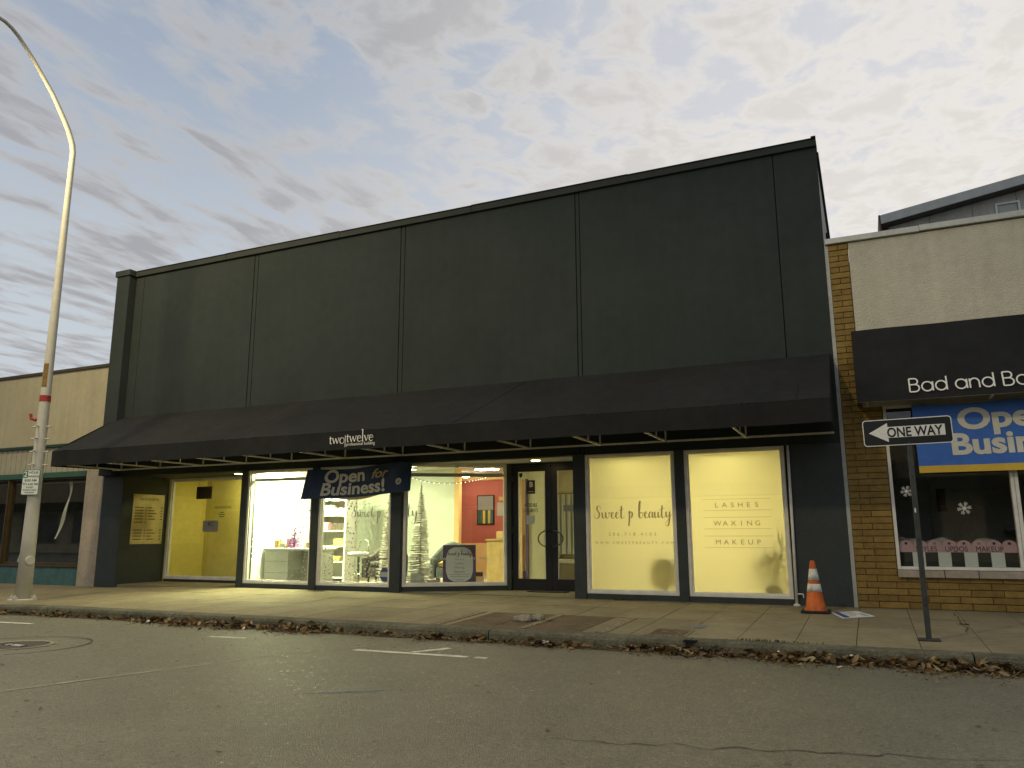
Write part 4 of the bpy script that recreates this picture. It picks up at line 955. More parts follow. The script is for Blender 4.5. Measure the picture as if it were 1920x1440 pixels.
# parking sign on the pole
ps = thing('parking_sign', 'small white and green two hour parking sign on the lamp pole', 'sign', (LX, LY, 1.85))
SXF = Matrix.Translation((LX+0.055, LY-0.14, 1.84)) @ Matrix.Rotation(R(24), 4, 'Z')
def rrect(x0, x1, z0, z1, r, n=5):
    pts = []
    for cx, cz, a0 in ((x1-r, z1-r, 0), (x0+r, z1-r, 90), (x0+r, z0+r, 180), (x1-r, z0+r, 270)):
        for k in range(n+1): pts.append((cx+r*math.cos(R(a0+90*k/n)), cz+r*math.sin(R(a0+90*k/n))))
    return pts
MB(SXF).prism(rrect(-0.165, 0.165, 0, 0.48, 0.03), 0.0, 0.004, 'y').build('plate', 'sign_green', ps)
pp = MB(SXF).prism(rrect(-0.155, 0.155, 0.01, 0.47, 0.024), -0.003, -0.0005, 'y').build('face', 'sign_white', ps)
fs = lambda x, y, z: SXF @ Vector((x, -0.005-z, y))
flat('number_field', -0.150, -0.062, 0.325, 0.462, 'sign_green', pp, fs)
text('lettering', '2', 0.14, 'sign_white', pp, lambda x, y, z: fs(-0.106+x, 0.345+y, 0.002), bold=0.003, depth=0)
for s_, xx, zz, sz in (('HOUR', 0.045, 0.405, 0.062), ('PARKING', 0.045, 0.335, 0.052), ('8:00 AM', 0, 0.255, 0.066), ('TO 6:00 PM', 0, 0.185, 0.058), ('EXCEPT', 0, 0.130, 0.040), ('SUNDAYS AND', 0, 0.082, 0.038), ('HOLIDAYS', 0, 0.035, 0.038)):
    text('lettering', s_, sz, 'sign_green', pp, lambda x, y, z: fs(xx+x, zz+y, 0), bold=0.001, depth=0)

# ------------------------------------------------------------------ one way sign
OX, OY = 0.475, -2.965; OZ = gz(OX, OY)
ow = thing('one_way_sign', 'black and white arrow sign on a dark square post by the kerb', 'sign', (OX, OY, OZ))
MB().box(OX-0.028, OX+0.028, OY-0.028, OY+0.028, OZ+0.01, 2.385, 0.004).build('post', 'post_metal', ow)
MB().box(OX-0.11, OX+0.11, OY-0.09, OY+0.09, OZ+0.003, OZ+0.018, 0.004).build('base_plate', 'post_metal', ow)
for z in [0.3+0.35*k for k in range(5)]:
    MB().tube([(OX, OY-0.0285, z), (OX, OY-0.031, z)], 0.009, 8).build('post_hole', 'black', ow)
MB().box(OX-0.015, OX+0.0, OY-0.036, OY-0.029, 1.30, 1.35).build('sticker', 'sign_white', ow)
OXF = Matrix.Translation((0.464, OY-0.034, 2.062)) @ Matrix.Rotation(R(-0.6), 4, 'Y')
pt = MB(OXF).prism(rrect(-0.457, 0.457, 0, 0.305, 0.038), 0.0, 0.003, 'y').build('plate', 'sign_white', ow)
MB(OXF).prism(rrect(-0.447, 0.447, 0.010, 0.295, 0.030), -0.002, -0.0005, 'y').build('face', 'sign_black', pt)
mb = MB(OXF); mb.prism([(-0.395, 0.152), (-0.195, 0.262), (-0.195, 0.215), (0.385, 0.215), (0.385, 0.090), (-0.195, 0.090), (-0.195, 0.042)], -0.0045, -0.0025, 'y'); mb.build('arrow', 'sign_white', pt)
fo = lambda x, y, z: OXF @ Vector((x, -0.006-z, y))
text('lettering', 'ONE WAY', 0.150, 'sign_black', pt, lambda x, y, z: fo(0.075+x, 0.099+y, 0), bold=0.0035, sx=0.80, depth=0)
for z in (0.022, 0.283): MB(OXF).tube([(0.011, -0.003, z), (0.011, -0.009, z)], 0.010, 8).build('rivet', 'post_metal', pt)

# ------------------------------------------------------------------ cone, downspout, loose things on the pavement
cx_, cy_, cz_ = -0.80, -0.80, gz(-0.80, -0.80)
tc_ = thing('traffic_cone', 'scuffed orange traffic cone with two white bands by the dark wall', 'cone', (cx_, cy_, cz_))
mb = MB(); mb.box(cx_-0.19, cx_+0.19, cy_-0.19, cy_+0.19, cz_+0.002, cz_+0.035, 0.012); mb.build('base', 'rubber', tc_)
def rr(z): return 0.142-(0.142-0.030)*(z-0.03)/0.69
def cseg(z0, z1, m, nm, e=0.0, cap=False):
    mb = MB(); pr_ = [(rr(z0)+e, z0), (rr((z0+z1)/2)+e, (z0+z1)/2), (rr(z1)+e, z1)]
    if cap: pr_.append((rr(z1)*0.7, z1+0.004))
    mb.lathe((cx_, cy_, cz_), pr_, 24); return mb.build(nm, m, tc_, smooth=True)
mb = MB(); mb.lathe((cx_, cy_, cz_), [(0.165, 0.034), (0.150, 0.045), (rr(0.06), 0.06), (rr(0.3), 0.3), (rr(0.5), 0.5), (rr(0.71), 0.71), (0.022, 0.715), (0.02, 0.69)], 24); mb.build('body', 'cone_orange', tc_, smooth=True)
cseg(0.29, 0.395, 'cone_white', 'reflective_band', 0.002); cseg(0.445, 0.60, 'cone_white', 'reflective_band', 0.002)
ds = thing('downspout', 'thin white pipe running down beside the last frosted window', 'pipe', (-1.10, -0.06, 0))
MB().tube([(-1.088, -0.05, 2.43), (-1.098, -0.05, 1.2), (-1.112, -0.05, 0.02)], 0.021, 10).build('pipe', 'window_white', ds, smooth=True)
MB().lathe((-1.112, -0.05, -0.004), [(0.05, 0.0), (0.05, 0.022), (0.025, 0.035)], 16).build('foot', 'window_white', ds)
MB().tube([(-1.11, -0.05, 0.17), (-1.05, -0.05, 0.175), (-1.015, -0.04, 0.17), (-1.01, -0.03, 0.12)], 0.010, 8).build('hook', 'window_white', ds)
MB().box(-1.140, -1.118, -0.02, -0.0045, 0.1, 2.42).build('backing_strip', 'groove', ds)
ys_ = thing('lawn_sign', 'white printed board with a blue end lying flat on the pavement', 'sign', (-0.33, -1.0, -0.02))
a, b, c, d = [Vector((p[0], p[1], gz(p[0], p[1])+0.006)) for p in ((-0.60, -0.83), (-0.27, -0.55), (-0.05, -1.08), (-0.43, -1.42))]
def bil(u, v, h): return (a*(1-u)+b*u)*(1-v)+(d*(1-u)+c*u)*v+Vector((0, 0, h))
MB().hexa([bil(0, 0, 0), bil(1, 0, 0), bil(1, 1, 0), bil(0, 1, 0)], [bil(0, 0, .008), bil(1, 0, .008), bil(1, 1, .008), bil(0, 1, .008)]).build('board', 'sign_white', ys_)
MB().quad(bil(0.05, 0.03, .010), bil(0.05, 0.97, .010), bil(0.26, 0.97, .010), bil(0.26, 0.03, .010)).build('blue_field', 'blue_print', ys_)
for u0, u1, v0, v1 in ((0.34, 0.40, 0.15, 0.85), (0.46, 0.52, 0.2, 0.8), (0.58, 0.66, 0.12, 0.6), (0.72, 0.90, 0.45, 0.92)):
    MB().quad(bil(u0, v0, .010), bil(u0, v1, .010), bil(u1, v1, .010), bil(u1, v0, .010)).build('printed_line', 'soft_print', ys_)
hc = thing('utility_cover', 'rectangular utility cover with a pale frame near the kerb', 'cover', (-2.28, -3.3, gz(-2.28, -3.3)))
def gbox(x0, x1, y0, y1, h, m, nm, par):
    MB().hexa([(x0, y0, gz(x0, y0)-.005), (x1, y0, gz(x1, y0)-.005), (x1, y1, gz(x1, y1)-.005), (x0, y1, gz(x0, y1)-.005)], [(x0, y0, gz(x0, y0)+h), (x1, y0, gz(x1, y0)+h), (x1, y1, gz(x1, y1)+h), (x0, y1, gz(x0, y1)+h)]).build(nm, m, par)
gbox(-2.52, -2.04, -3.58, -3.03, 0.006, 'gravel_strip', 'frame', hc); gbox(-2.48, -2.08, -3.54, -3.07, 0.010, 'slab_brown', 'lid', hc)
for x in (-2.38, -2.22): gbox(x, x+0.08, -3.36, -3.30, 0.016, 'gravel_strip', 'lifting_eye', hc)
mb = MB()
for k in range(14):
    x = -2.30+0.32*random.random(); y = -2.86+0.20*random.random(); mb.quad((x, y, gz(x, y)+.006+k*1e-4), (x+.10, y+.01, gz(x+.1, y)+.006+k*1e-4), (x+.10, y+.04, gz(x, y)+.007+k*1e-4), (x, y+.035, gz(x, y)+.007+k*1e-4))
mb.build('spray_mark', 'chalk_blue', sidewalk)
hole = thing('broken_post_stub', 'broken concrete stub with leaves in a hole in the brown pavement', 'rubble', (-4.30, -2.85, -0.07))
mb = MB(); mb.f([mb.v((-4.27+0.26*math.cos(k*0.42)*(1+0.25*math.sin(k*2.3)), -2.78+0.15*math.sin(k*0.42), gz(-4.27, -2.78)+0.005)) for k in range(15)]); mb.build('hole', 'black', hole)
for k, (x, y, s_, h) in enumerate(((-4.36, -2.93, 0.15, 0.07), (-4.20, -2.80, 0.07, 0.05), (-4.24, -2.72, 0.09, 0.06))):
    mb = MB(); bmesh.ops.create_icosphere(mb.bm, subdivisions=2, radius=1)
    for v in mb.bm.verts:
        n_ = 1+0.35*noise.noise(v.co*1.7+Vector((k*5, 0, 0))); v.co = Vector((x+v.co.x*s_*n_, y+v.co.y*s_*0.7*n_, gz(x, y)+0.02+v.co.z*h*n_))
    mb.build('concrete_lump', 'concrete_lump', hole)
kp = thing('kerb_drain_pipe', 'small dark drain pipe opening in the kerb face', 'pipe', (-1.94, KY, -0.15))
mb = MB(); mb.tube([(-1.94, KY-0.022, -0.150), (-1.94, KY+0.06, -0.146)], 0.048, 14, caps=False); mb.build('pipe_wall', 'iron', kp, smooth=True)
mb = MB(); mb.f([mb.v((-1.94+0.046*math.cos(k*.45), KY-0.014, -0.15+0.046*math.sin(k*.45))) for k in range(14)]); mb.build('bore', 'black', kp)
MB().hexa([(-2.02, KY-0.016, -0.10), (-1.88, KY-0.016, -0.10), (-1.88, KY+0.03, -0.10), (-2.02, KY+0.03, -0.10)], [(-2.0, KY-0.016, -0.085), (-1.87, KY-0.016, -0.088), (-1.86, KY+0.05, -0.088), (-2.0, KY+0.05, -0.086)]).build('broken_lip', 'black', kp)
def tuft(label, x0, y0, n, sp_, h):
    mb = MB()
    for _ in range(n):
        x, y = x0+random.gauss(0, sp_), y0+random.uniform(-0.03, 0.02); a = random.uniform(0, 6.28); l = h*random.uniform(0.5, 1.2); z = gz(x, y)
        q = Vector((math.cos(a), math.sin(a), 0)); s_ = Vector((-q.y, q.x, 0))*0.006; p = Vector((x, y, z))
        mb.quad(p-s_, p+s_, p+q*l*0.4+Vector((0, 0, l*0.7))+s_*.6, p+q*l*0.4+Vector((0, 0, l*0.7))-s_*.6); mb.quad(p+q*l*0.4+Vector((0, 0, l*0.7))-s_*.6, p+q*l*0.4+Vector((0, 0, l*0.7))+s_*.6, p+q*l+Vector((0, 0, l*.75))+s_*.1, p+q*l+Vector((0, 0, l*.75))-s_*.1)
    o = mb.build('weed_tuft', 'moss', None, recalc=False); tag(o, label, 'weeds', kind='stuff')
tuft('small weeds growing under the frosted window with the script lettering', -3.85, -0.04, 70, 0.16, 0.05)
tuft('moss and weeds along the kerb edge near the one way sign', -1.15, -3.60, 90, 0.25, 0.03)
tuft('weeds in the diagonal pavement crack by the brick shop', 0.95, -1.5, 40, 0.03, 0.02)
strip_pts = [(0.93+0.12*noise.noise((i*.3, 2, 2)), -0.3-0.10*i) for i in range(20)]
mb = MB(); pv = None
for x, y in strip_pts:
    ww = 0.007+0.008*abs(noise.noise((y*3, 1, 1))); cur = [mb.v((x-ww, y, gz(x, y)+.005)), mb.v((x+ww, y, gz(x, y)+.005))]
    if pv: mb.f([pv[0], pv[1], cur[1], cur[0]])
    pv = cur
mb.build('mossy_crack', 'moss', sidewalk)
# rust-brown stains by the lamp base
# fallen leaves in the gutter, over a skin of wet dirt
mb = MB(); pv = None
for i in range(420):
    x = -21+i*0.065; wd_ = 0.17+0.10*noise.noise((x*0.7, 1.1, 0))+0.05*noise.noise((x*4.1, 2.2, 0))+0.025*noise.noise((x*13, 3.3, 0))
    cur = [mb.v((x, KY-0.002, rz(x, KY)+0.0045)), mb.v((x, KY-0.012-max(0.03, wd_), rz(x, KY-wd_)+0.0045))]
    if pv: mb.f([pv[0], pv[1], cur[1], cur[0]])
    pv = cur
gd = mb.build('gutter_dirt', 'dirt', street)
def leaves(n, size, name, m, label, spread, xr, pile):
    rnd = random.Random(n); mb = MB(); c = 0
    while c < n:
        x = rnd.uniform(*xr); dens_ = 0.36+1.1*noise.noise((x*0.55, 1.3, 0))+0.8*noise.noise((x*2.1, 4.4, 0))
        if rnd.random() > max(0.12, dens_): continue
        d = abs(rnd.gauss(0, spread)) * (0.6+0.8*max(0, dens_)); y = KY-0.01-d
        h = max(0.0, pile*(1.0-d/0.30))*max(0.15, dens_)*rnd.random(); z = rz(x, y)+0.006+h
        s_ = size[0]+(size[1]-size[0])*rnd.random()**1.6; a = rnd.uniform(0, 6.28); tl = rnd.gauss(0, 0.5); q = Matrix.Rotation(a, 3, 'Z') @ Matrix.Rotation(tl, 3, 'X') @ Matrix.Rotation(rnd.gauss(0, 0.4), 3, 'Y')
        cu_ = rnd.uniform(-0.3, 0.45)*s_
        pts = [(-1, 0, 0), (-0.25, 0.55, cu_/s_), (0.45, 0.40, cu_/s_*.7), (1, 0, 0.1), (0.45, -0.42, cu_/s_*.6), (-0.25, -0.5, cu_/s_)]
        P = [Vector((x, y, z+abs(s_*math.sin(tl))*0.45))+q @ (Vector(p)*s_*0.5) for p in pts]
        P = [Vector((p.x, min(p.y, KY-0.004), max(p.z, rz(x, p.y)+0.004))) for p in P]
        v_ = [mb.v(p) for p in P]; mb.f([v_[0], v_[5], v_[4], v_[3]]); mb.f([v_[0], v_[3], v_[2], v_[1]]); c += 1
    o = mb.build(name, m, None, recalc=False); tag(o, label, 'leaves', kind='stuff'); return o
leaves(3400, (0.025, 0.14), 'fallen_leaves', 'leaf', 'brown fallen leaves heaped in the gutter along the kerb', 0.14, (-20, 5), 0.085)
leaves(9000, (0.012, 0.04), 'leaf_debris', 'debris', 'fine crumbled leaf debris spread along the gutter', 0.22, (-20, 5), 0.03)
leaves(60, (0.04, 0.09), 'gutter_litter', 'litter_white', 'small scraps of pale paper litter among the gutter leaves', 0.14, (-14, 1), 0.10)
rnd = random.Random(5); mb = MB()
for _ in range(150):
    x, y = rnd.uniform(-12, 2), rnd.uniform(-10.5, -4.4); s_ = rnd.uniform(0.006, 0.035); a = rnd.uniform(0, 6.28); q = Matrix.Rotation(a, 3, 'Z')
    mb.f([mb.v(Vector((x, y, rz(x, y)+0.005+rnd.random()*0.004))+q @ Vector(p)*s_) for p in ((-1, 0, 0), (0, -.5, .1), (1, 0, .1), (0, .5, .25))])
o = mb.build('road_debris', 'debris', None, recalc=False); tag(o, 'scattered leaf crumbs and grit on the open road', 'debris', kind='stuff')

# ------------------------------------------------------------------ plaque and cards in the left recess
pq = thing('directory_plaque', 'tall brass coloured directory plaque on the dark recess wall', 'plaque', (-15.83, 0.72, 1.45))
QX = -15.838
def fq(x, y, z): return Vector((QX+0.016+z, 0.275+x, y))
MB().box(QX, QX+0.014, 0.275, 1.175, 0.875, 2.045, 0.004).build('plate', 'brass_plate', pq)
text('lettering', 'twotwelve', 0.13, 'brass_print', pq, lambda x, y, z: fq(0.45+x, 1.90+y, 0), depth=0)
for k, zz in enumerate((1.72, 1.65, 1.585, 1.52, 1.45, 1.375, 1.19, 1.12, 1.05, 0.975)):
    for x0, x1 in ((0.06, 0.30), (0.36, 0.40), (0.44, 0.44+0.10+0.14*((k*7) % 5)/4), (0.80, 0.86)):
        if k in (5,) and x0 > 0.4: continue
        flat('printed_line', x0, x1, zz, zz+0.022, 'brass_print', pq, fq)
for x, z in ((0.03, 0.905), (0.87, 0.905), (0.03, 2.015), (0.87, 2.015)): MB().box(QX+.0145, QX+.019, 0.275+x-.01, 0.275+x+.01, z-.01, z+.01).build('screw', 'brass_print', pq)
fv = wfn(V1)
sgn_ = thing('hanging_sign', 'small dark card hung on wires in the yellow window', 'sign', (-14.75, 1.24, 2.1))
flat('card', 0.86, 1.36, 1.94, 2.24, 'brown_trim', sgn_, fv); 
for x in (0.93, 1.29): flat('wire', x, x+0.006, 2.24, 2.42, 'brown_trim', sgn_, fv)
card = thing('window_card', 'grey card with monogram stuck on the yellow window', 'card', (-14.3, 1.24, 1.4))
flat('card', 1.14, 1.63, 1.155, 1.42, 'soft_print', card, fv); text('lettering', 'RC', 0.13, 'black', card, lambda x, y, z: fv(1.385+x, 1.29+y, 0.003), depth=0)
text('lettering', 'twotwelve', 0.125, 'brass_print', V1[0], lambda x, y, z: fv(1.74+x, 1.70+y, 0), depth=0)
for zz, w__ in ((1.60, 0.12), (1.55, 0.20), (1.50, 0.16)): flat('printed_line', 1.72-w__/2, 1.72+w__/2, zz, zz+0.02, 'brass_print', V1[0], fv)

# ------------------------------------------------------------------ salon contents
def tinsel(name, label, x, y, z, h, r, m, tiers, per, seed, wd=0.010):
    rnd = random.Random(seed); t = thing(name, label, 'christmas tree', (x, y, z))
    MB().tube([(x, y, z), (x, y, z+h*0.98)], [0.018, 0.006], 8).build('trunk', m, t)
    MB().lathe((x, y, z), [(r*0.55, 0), (r*0.55, 0.012), (0.02, 0.03)], 14).build('stand', m, t)
    mb = MB()
    for k in range(tiers):
        f_ = k/(tiers-1); zz = z+0.06*h+0.93*h*f_; rr_ = r*(1-f_)**0.85+0.015
        for j in range(per):
            a = rnd.uniform(0, 6.28); d = Vector((math.cos(a), math.sin(a), 0)); s_ = Vector((-d.y, d.x, 0)); l = rr_*rnd.uniform(0.75, 1.05); p = Vector((x, y, zz+rnd.uniform(-.01, .01)))
            for q0, q1 in ((0.0, 0.55), (0.55, 1.0)):
                A_ = p+d*l*q0+Vector((0, 0, -0.10*l*q0)); B_ = p+d*l*q1+Vector((0, 0, -0.10*l*q1+(0.05*l if q1 == 1 else 0)))
                mb.quad(A_-s_*wd, A_+s_*wd, B_+s_*wd*.7, B_-s_*wd*.7); u_ = Vector((0, 0, wd*1.2)); mb.quad(A_-u_, A_+u_, B_+u_*.7, B_-u_*.7)
    mb.build('branches', m, t, recalc=False, kind='stuff'); return t
tinsel('tinsel_tree', 'tall slim white tinsel tree right of the navy banner', -8.05, 0.48, 0.05, 2.03, 0.27, 'white_tinsel', 44, 15, 3)
tinsel('tinsel_tree', 'white tinsel tree at the right edge of the second window', -8.72, 0.40, 0.05, 1.95, 0.26, 'white_tinsel', 44, 15, 4)
tinsel('tinsel_tree', 'little purple tinsel tree standing on the white counter', -11.42, 0.80, 0.80, 0.42, 0.15, 'purple_tinsel', 12, 9, 9, 0.007)
MB().box(-12.07, -8.5, 0.16, 0.34, 0.03, 0.13).build('display_ledge', 'room_white', bld)
MB(W3[1]).box(0.25, W3[2]-0.05, 0.12, 0.34, 0.03, 0.14).build('display_ledge', 'room_white', bld)
dk = thing('reception_counter', 'low white counter under the purple tinsel tree', 'counter', (-11.3, 0.9, 0))
MB().box(-12.08, -10.55, 0.58, 1.18, 0.75, 0.795, 0.006).build('top', 'room_white', dk)
MB().box(-12.06, -11.42, 0.62, 1.14, 0.02, 0.749).build('drawer_cabinet', 'cabinet', dk); MB().box(-11.42, -10.62, 1.08, 1.14, 0.02, 0.749).build('back_panel', 'cabinet_dark', dk); MB().box(-10.66, -10.58, 0.62, 1.08, 0.02, 0.749).build('side_panel', 'cabinet', dk)
for z in (0.28, 0.52): MB().box(-12.04, -11.44, 0.612, 0.619, z-0.004, z+0.004).build('drawer_gap', 'grey_print', dk)
for k, (x, h, m_) in enumerate(((-11.95, 0.16, 'gold_cushion'), (-11.8, 0.10, 'cabinet_dark'), (-11.62, 0.20, 'pink'), (-11.1, 0.12, 'gold_cushion'), (-10.9, 0.08, 'cabinet'))):
    l_ = ('gold gift box at the left end of the white counter', 'flat grey box beside the gold gift box', 'pink box left of the purple tree', 'gold box right of the purple tree', 'low white box at the right end of the counter')[k]
    o = MB().box(x-0.06, x+0.06, 0.85, 0.99, 0.797, 0.797+h, 0.006).build('gift_box', m_); tag(o, l_, 'box', 'boxes on the white counter')
sh = thing('display_shelf', 'tall white open shelf seen through the second window', 'shelf', (-10.9, 2.1, 0))
for x in (-11.75, -10.95): MB().box(x-0.02, x+0.02, 1.95, 2.3, 0.02, 2.2).build('side_panel', 'room_white', sh)
for z in (0.1, 0.45, 0.8, 1.15, 1.5, 1.85, 2.18): MB().box(-11.73, -10.97, 1.96, 2.29, z, z+0.025).build('shelf_board', 'room_white', sh)
MB().box(-11.73, -10.97, 2.27, 2.30, 0.03, 2.18).build('back_panel', 'cabinet', sh)
for k, (z, m_, l_) in enumerate(((0.826, 'gold_cushion', 'gold basket on the middle of the white shelf'), (1.176, 'brown_trim', 'dark label board on the white shelf'), (1.526, 'pink', 'pink package on the upper white shelf'))):
    o = MB().box(-11.3-0.05*k, -11.02, 2.0, 2.2, z, z+0.16, 0.01).build('shelf_item', m_); tag(o, l_, 'box')
for k, (x, z, w_, h, m_, l_) in enumerate(((-11.55, 0.476, .22, .20, 'paper', 'white carton on the lower white shelf'), (-11.2, 0.476, .18, .12, 'gold_cushion', 'gold tin on the lower white shelf'), (-11.58, 1.176, .2, .18, 'pink', 'rose box beside the dark label board'),
        (-11.5, 1.526, .24, .22, 'paper', 'white bag on the upper white shelf'), (-11.2, 1.876, .3, .16, 'cabinet', 'pale basket on the top white shelf'), (-11.6, 1.876, .16, .24, 'paper', 'tall white jar on the top white shelf'))):
    o = MB().box(x-w_/2, x+w_/2, 2.0, 2.18, z, z+h, 0.012).build('shelf_item', m_); tag(o, l_, 'box')
stl = thing('salon_stool', 'white padded round stool on a chrome stem', 'stool', (-10.05, 1.25, 0.02))
MB().lathe((-10.05, 1.25, 0.02), [(0.19, 0.60), (0.23, 0.62), (0.23, 0.67), (0.20, 0.69), (0.02, 0.695)], 22).build('seat', 'room_white', stl, smooth=True)
MB().lathe((-10.05, 1.25, 0.02), [(0.2, 0.0), (0.2, 0.015), (0.03, 0.04), (0.025, 0.60)], 18).build('stem', 'chrome', stl)
MB().lathe((-10.05, 1.25, 0.02), [(0.13, 0.22), (0.14, 0.235), (0.13, 0.25)], 18).build('foot_ring', 'chrome', stl)
MB().tube([(-10.2, 1.4, 0.66), (-10.15, 1.45, 0.95), (-9.95, 1.45, 0.95), (-9.9, 1.4, 0.66)], 0.012, 8).build('back_rail', 'chrome', stl, smooth=True)
def armchair(label, x, y, rot, m, cush):
    t = thing('armchair', label, 'armchair', (x, y, 0.02)); X_ = Matrix.Translation((x, y, 0.02)) @ Matrix.Rotation(R(rot), 4, 'Z')
    MB(X_).box(-0.30, 0.30, -0.32, 0.26, 0.18, 0.40, 0.04).build('seat', m, t, smooth=True); MB(X_).box(-0.26, 0.26, -0.33, 0.20, 0.402, 0.50, 0.04).build('seat_cushion', cush, t, smooth=True)
    mb = MB(X_); pv = None
    for k in range(15):
        a = R(180*k/14); cxx, cyy = 0.36*math.cos(a), 0.05+0.30*math.sin(a); h = 0.58+0.30*math.sin(a)**2; o_ = Vector((math.cos(a), math.sin(a)*0.9, 0))*0.09
        cur = [mb.v((cxx, cyy, 0.16)), mb.v((cxx+o_.x, cyy+o_.y, 0.16)), mb.v((cxx+o_.x*1.2, cyy+o_.y*1.2, h-0.03)), mb.v((cxx+o_.x*.6, cyy+o_.y*.6, h+0.02)), mb.v((cxx, cyy, h-0.03))]
        if pv:
            for q in range(5): mb.f([pv[q], pv[(q+1) % 5], cur[(q+1) % 5], cur[q]])
        else: mb.f(cur[::-1])
        pv = cur
    mb.f(pv); mb.build('backrest', m, t, smooth=True)
    for sx_ in (-1, 1):
        MB(X_).box(sx_*0.385-0.055, sx_*0.385+0.055, -0.30, 0.06, 0.16, 0.57, 0.03).build('armrest', m, t, smooth=True)
        for sy2 in (-0.26, 0.22): MB(X_).tube([(sx_*0.28, sy2, 0.18), (sx_*0.30, sy2, 0.0)], [0.025, 0.015], 8).build('leg', 'brown_trim', t)
armchair('grey armchair with gold cushion beside the purple framed sign', -8.05, 1.75, 25, 'chair_cloth', 'gold_cushion')
armchair('dark grey armchair behind the dotted second window', -9.55, 1.55, 15, 'chair_dark', 'chair_dark')
# framed price board on the ledge of the angled window
X3, l3 = W3[1], W3[2]
fb_ = thing('price_board', 'purple framed price board with a scalloped white panel in the window', 'sign', X3 @ Vector((1.1, 0.25, 0.14)))
TX = X3 @ Matrix.Translation((1.115, 0.20, 0.142)) @ Matrix.Rotation(R(-6), 4, 'X')
MB(TX).box(-0.325, 0.325, 0, 0.012, 0, 0.735, 0.004).build('frame', 'purple', fb_)
def sc_(t):
    c, s_ = math.cos(t), math.sin(t); k = 1-0.055*abs(math.sin(2*t))**3+0.02*math.cos(8*t); sx_ = 0.262*math.copysign(abs(c)**0.45, c)*k; sz_ = 0.325*math.copysign(abs(s_)**0.45, s_)*k; return (sx_, 0.36+sz_)
pn = MB(TX).prism([sc_(2*math.pi*k/64) for k in range(64)], -0.004, -0.0005, 'y').build('panel', 'paper', fb_)
fT = lambda x, y, z: TX @ Vector((x, -0.006-z, y))
lettering('lettering', SCRIPT, 'Sweet p beauty', -width(SCRIPT, 'Sweet p beauty', 0.083)/2, 0.535, 0.083, 0.010, 'black', pn, fT, 0.6)
for s_, zz in (('Makeup', 0.44), ('Lashes', 0.36), ('Waxing', 0.28), ('Skincare', 0.20)): text('lettering', s_, 0.062, 'grey_print', pn, lambda x, y, z: fT(x, zz+y, 0), depth=0)
for zz, ww in ((0.165, 0.40), (0.125, 0.36), (0.06, 0.16)): flat('printed_line', -ww/2, ww/2, zz, zz+0.007, 'grey_print', pn, fT)
for u_, w__, h_, m_, l_ in ((0.30, 0.26, 0.19, 'paper', 'white card leaning at the foot of the tall white tree'), (0.62, 0.24, 0.07, 'pink', 'pale pink box left of the price board'), (1.50, 0.20, 0.12, 'room_orange', 'orange card stand right of the price board'), (1.50, 0.18, 0.20, 'brown_trim', 'dark leaflet holder behind the orange card stand')):
    o = MB(X3 @ Matrix.Translation((u_, 0.22 if m_ != 'brown_trim' else 0.31, 0.142))).box(-w__/2, w__/2, 0, 0.05, 0, h_, 0.004).build('counter_card', m_); tag(o, l_, 'card')
# counters and pictures at the red wall
ct = thing('wood_counter', 'pale yellow wood counter at the right of the angled window', 'counter', (-7.3, 3.0, 0))
MB().box(-7.80, -6.85, 2.9, 3.4, 0.02, 0.93, 0.01).build('cabinet', 'wood_yellow', ct); MB().box(-7.83, -6.83, 2.87, 3.42, 0.932, 0.97, 0.005).build('top', 'wood_yellow', ct); MB().box(-7.40, -6.85, 3.2, 3.4, 0.972, 1.42, 0.01).build('raised_shelf', 'wood_yellow', ct)
o = MB().box(-7.62, -7.45, 3.0, 3.2, 0.972, 1.14, 0.02).build('table_lamp_base', 'room_orange'); tag(o, 'small cream box standing on the yellow wood counter', 'box')
pc = thing('framed_picture', 'dark framed poster of coloured bottles on the red wall', 'picture', (-9.35, 6.19, 1.8))
def fp(x, y, z): return Vector((x, 6.17-z, y))
MB().box(-9.72, -9.20, 6.17, 6.199, 1.33, 2.12, 0.005).build('frame', 'black', pc); flat('print_dark', -9.69, -9.23, 1.72, 2.09, 'grey_print', pc, fp, 0.003)
for k, c in enumerate(('green_trim', 'teal', 'banner_gold', 'green_trim', 'gold_cushion', 'teal')): flat('print_bar', -9.69+0.0766*k, -9.69+0.0766*(k+1)-.006, 1.36, 1.71, c, pc, fp, 0.003)
n1 = thing('wall_notice', 'grey framed notice right of the poster on the red wall', 'notice', (-8.95, 6.19, 1.8)); MB().box(-9.12, -8.78, 6.175, 6.199, 1.55, 1.92).build('frame', 'pale_print', n1); flat('sheet', -9.10, -8.80, 1.57, 1.90, 'soft_print', n1, fp)
n2 = MB().box(-9.05, -8.78, 6.12, 6.199, 1.96, 2.06, 0.01).build('wall_sconce', 'gold_cushion'); tag(n2, 'small gold plate above the grey notice on the red wall', 'plate')
sv = thing('wall_shelf', 'orange wall shelf with cream jar on the red wall', 'shelf', (-8.5, 6.0, 1.5)); MB().box(-8.75, -8.3, 5.9, 6.199, 1.60, 1.64).build('board', 'room_orange', sv); MB().lathe((-8.6, 6.03, 1.64), [(0.07, 0), (0.09, 0.1), (0.05, 0.2), (0.05, 0.24)], 14).build('jar', 'room_cream', sv)
wr = thing('white_wreath', 'fluffy white wreath seen through the left door pane', 'wreath', (-7.4, 3.9, 1.65))
mb = MB(); rnd = random.Random(8)
for _ in range(420):
    a = rnd.uniform(0, 6.28); b = rnd.uniform(0, 6.28); c = Vector((-7.42+0.24*math.cos(a), 3.9, 1.68+0.26*math.sin(a))); d = Vector((math.cos(a)*math.cos(b), math.sin(b), math.sin(a)*math.cos(b)))*rnd.uniform(0.06, 0.12); s_ = d.orthogonal().normalized()*0.015
    mb.quad(c-s_, c+s_, c+d+s_*.4, c+d-s_*.4)
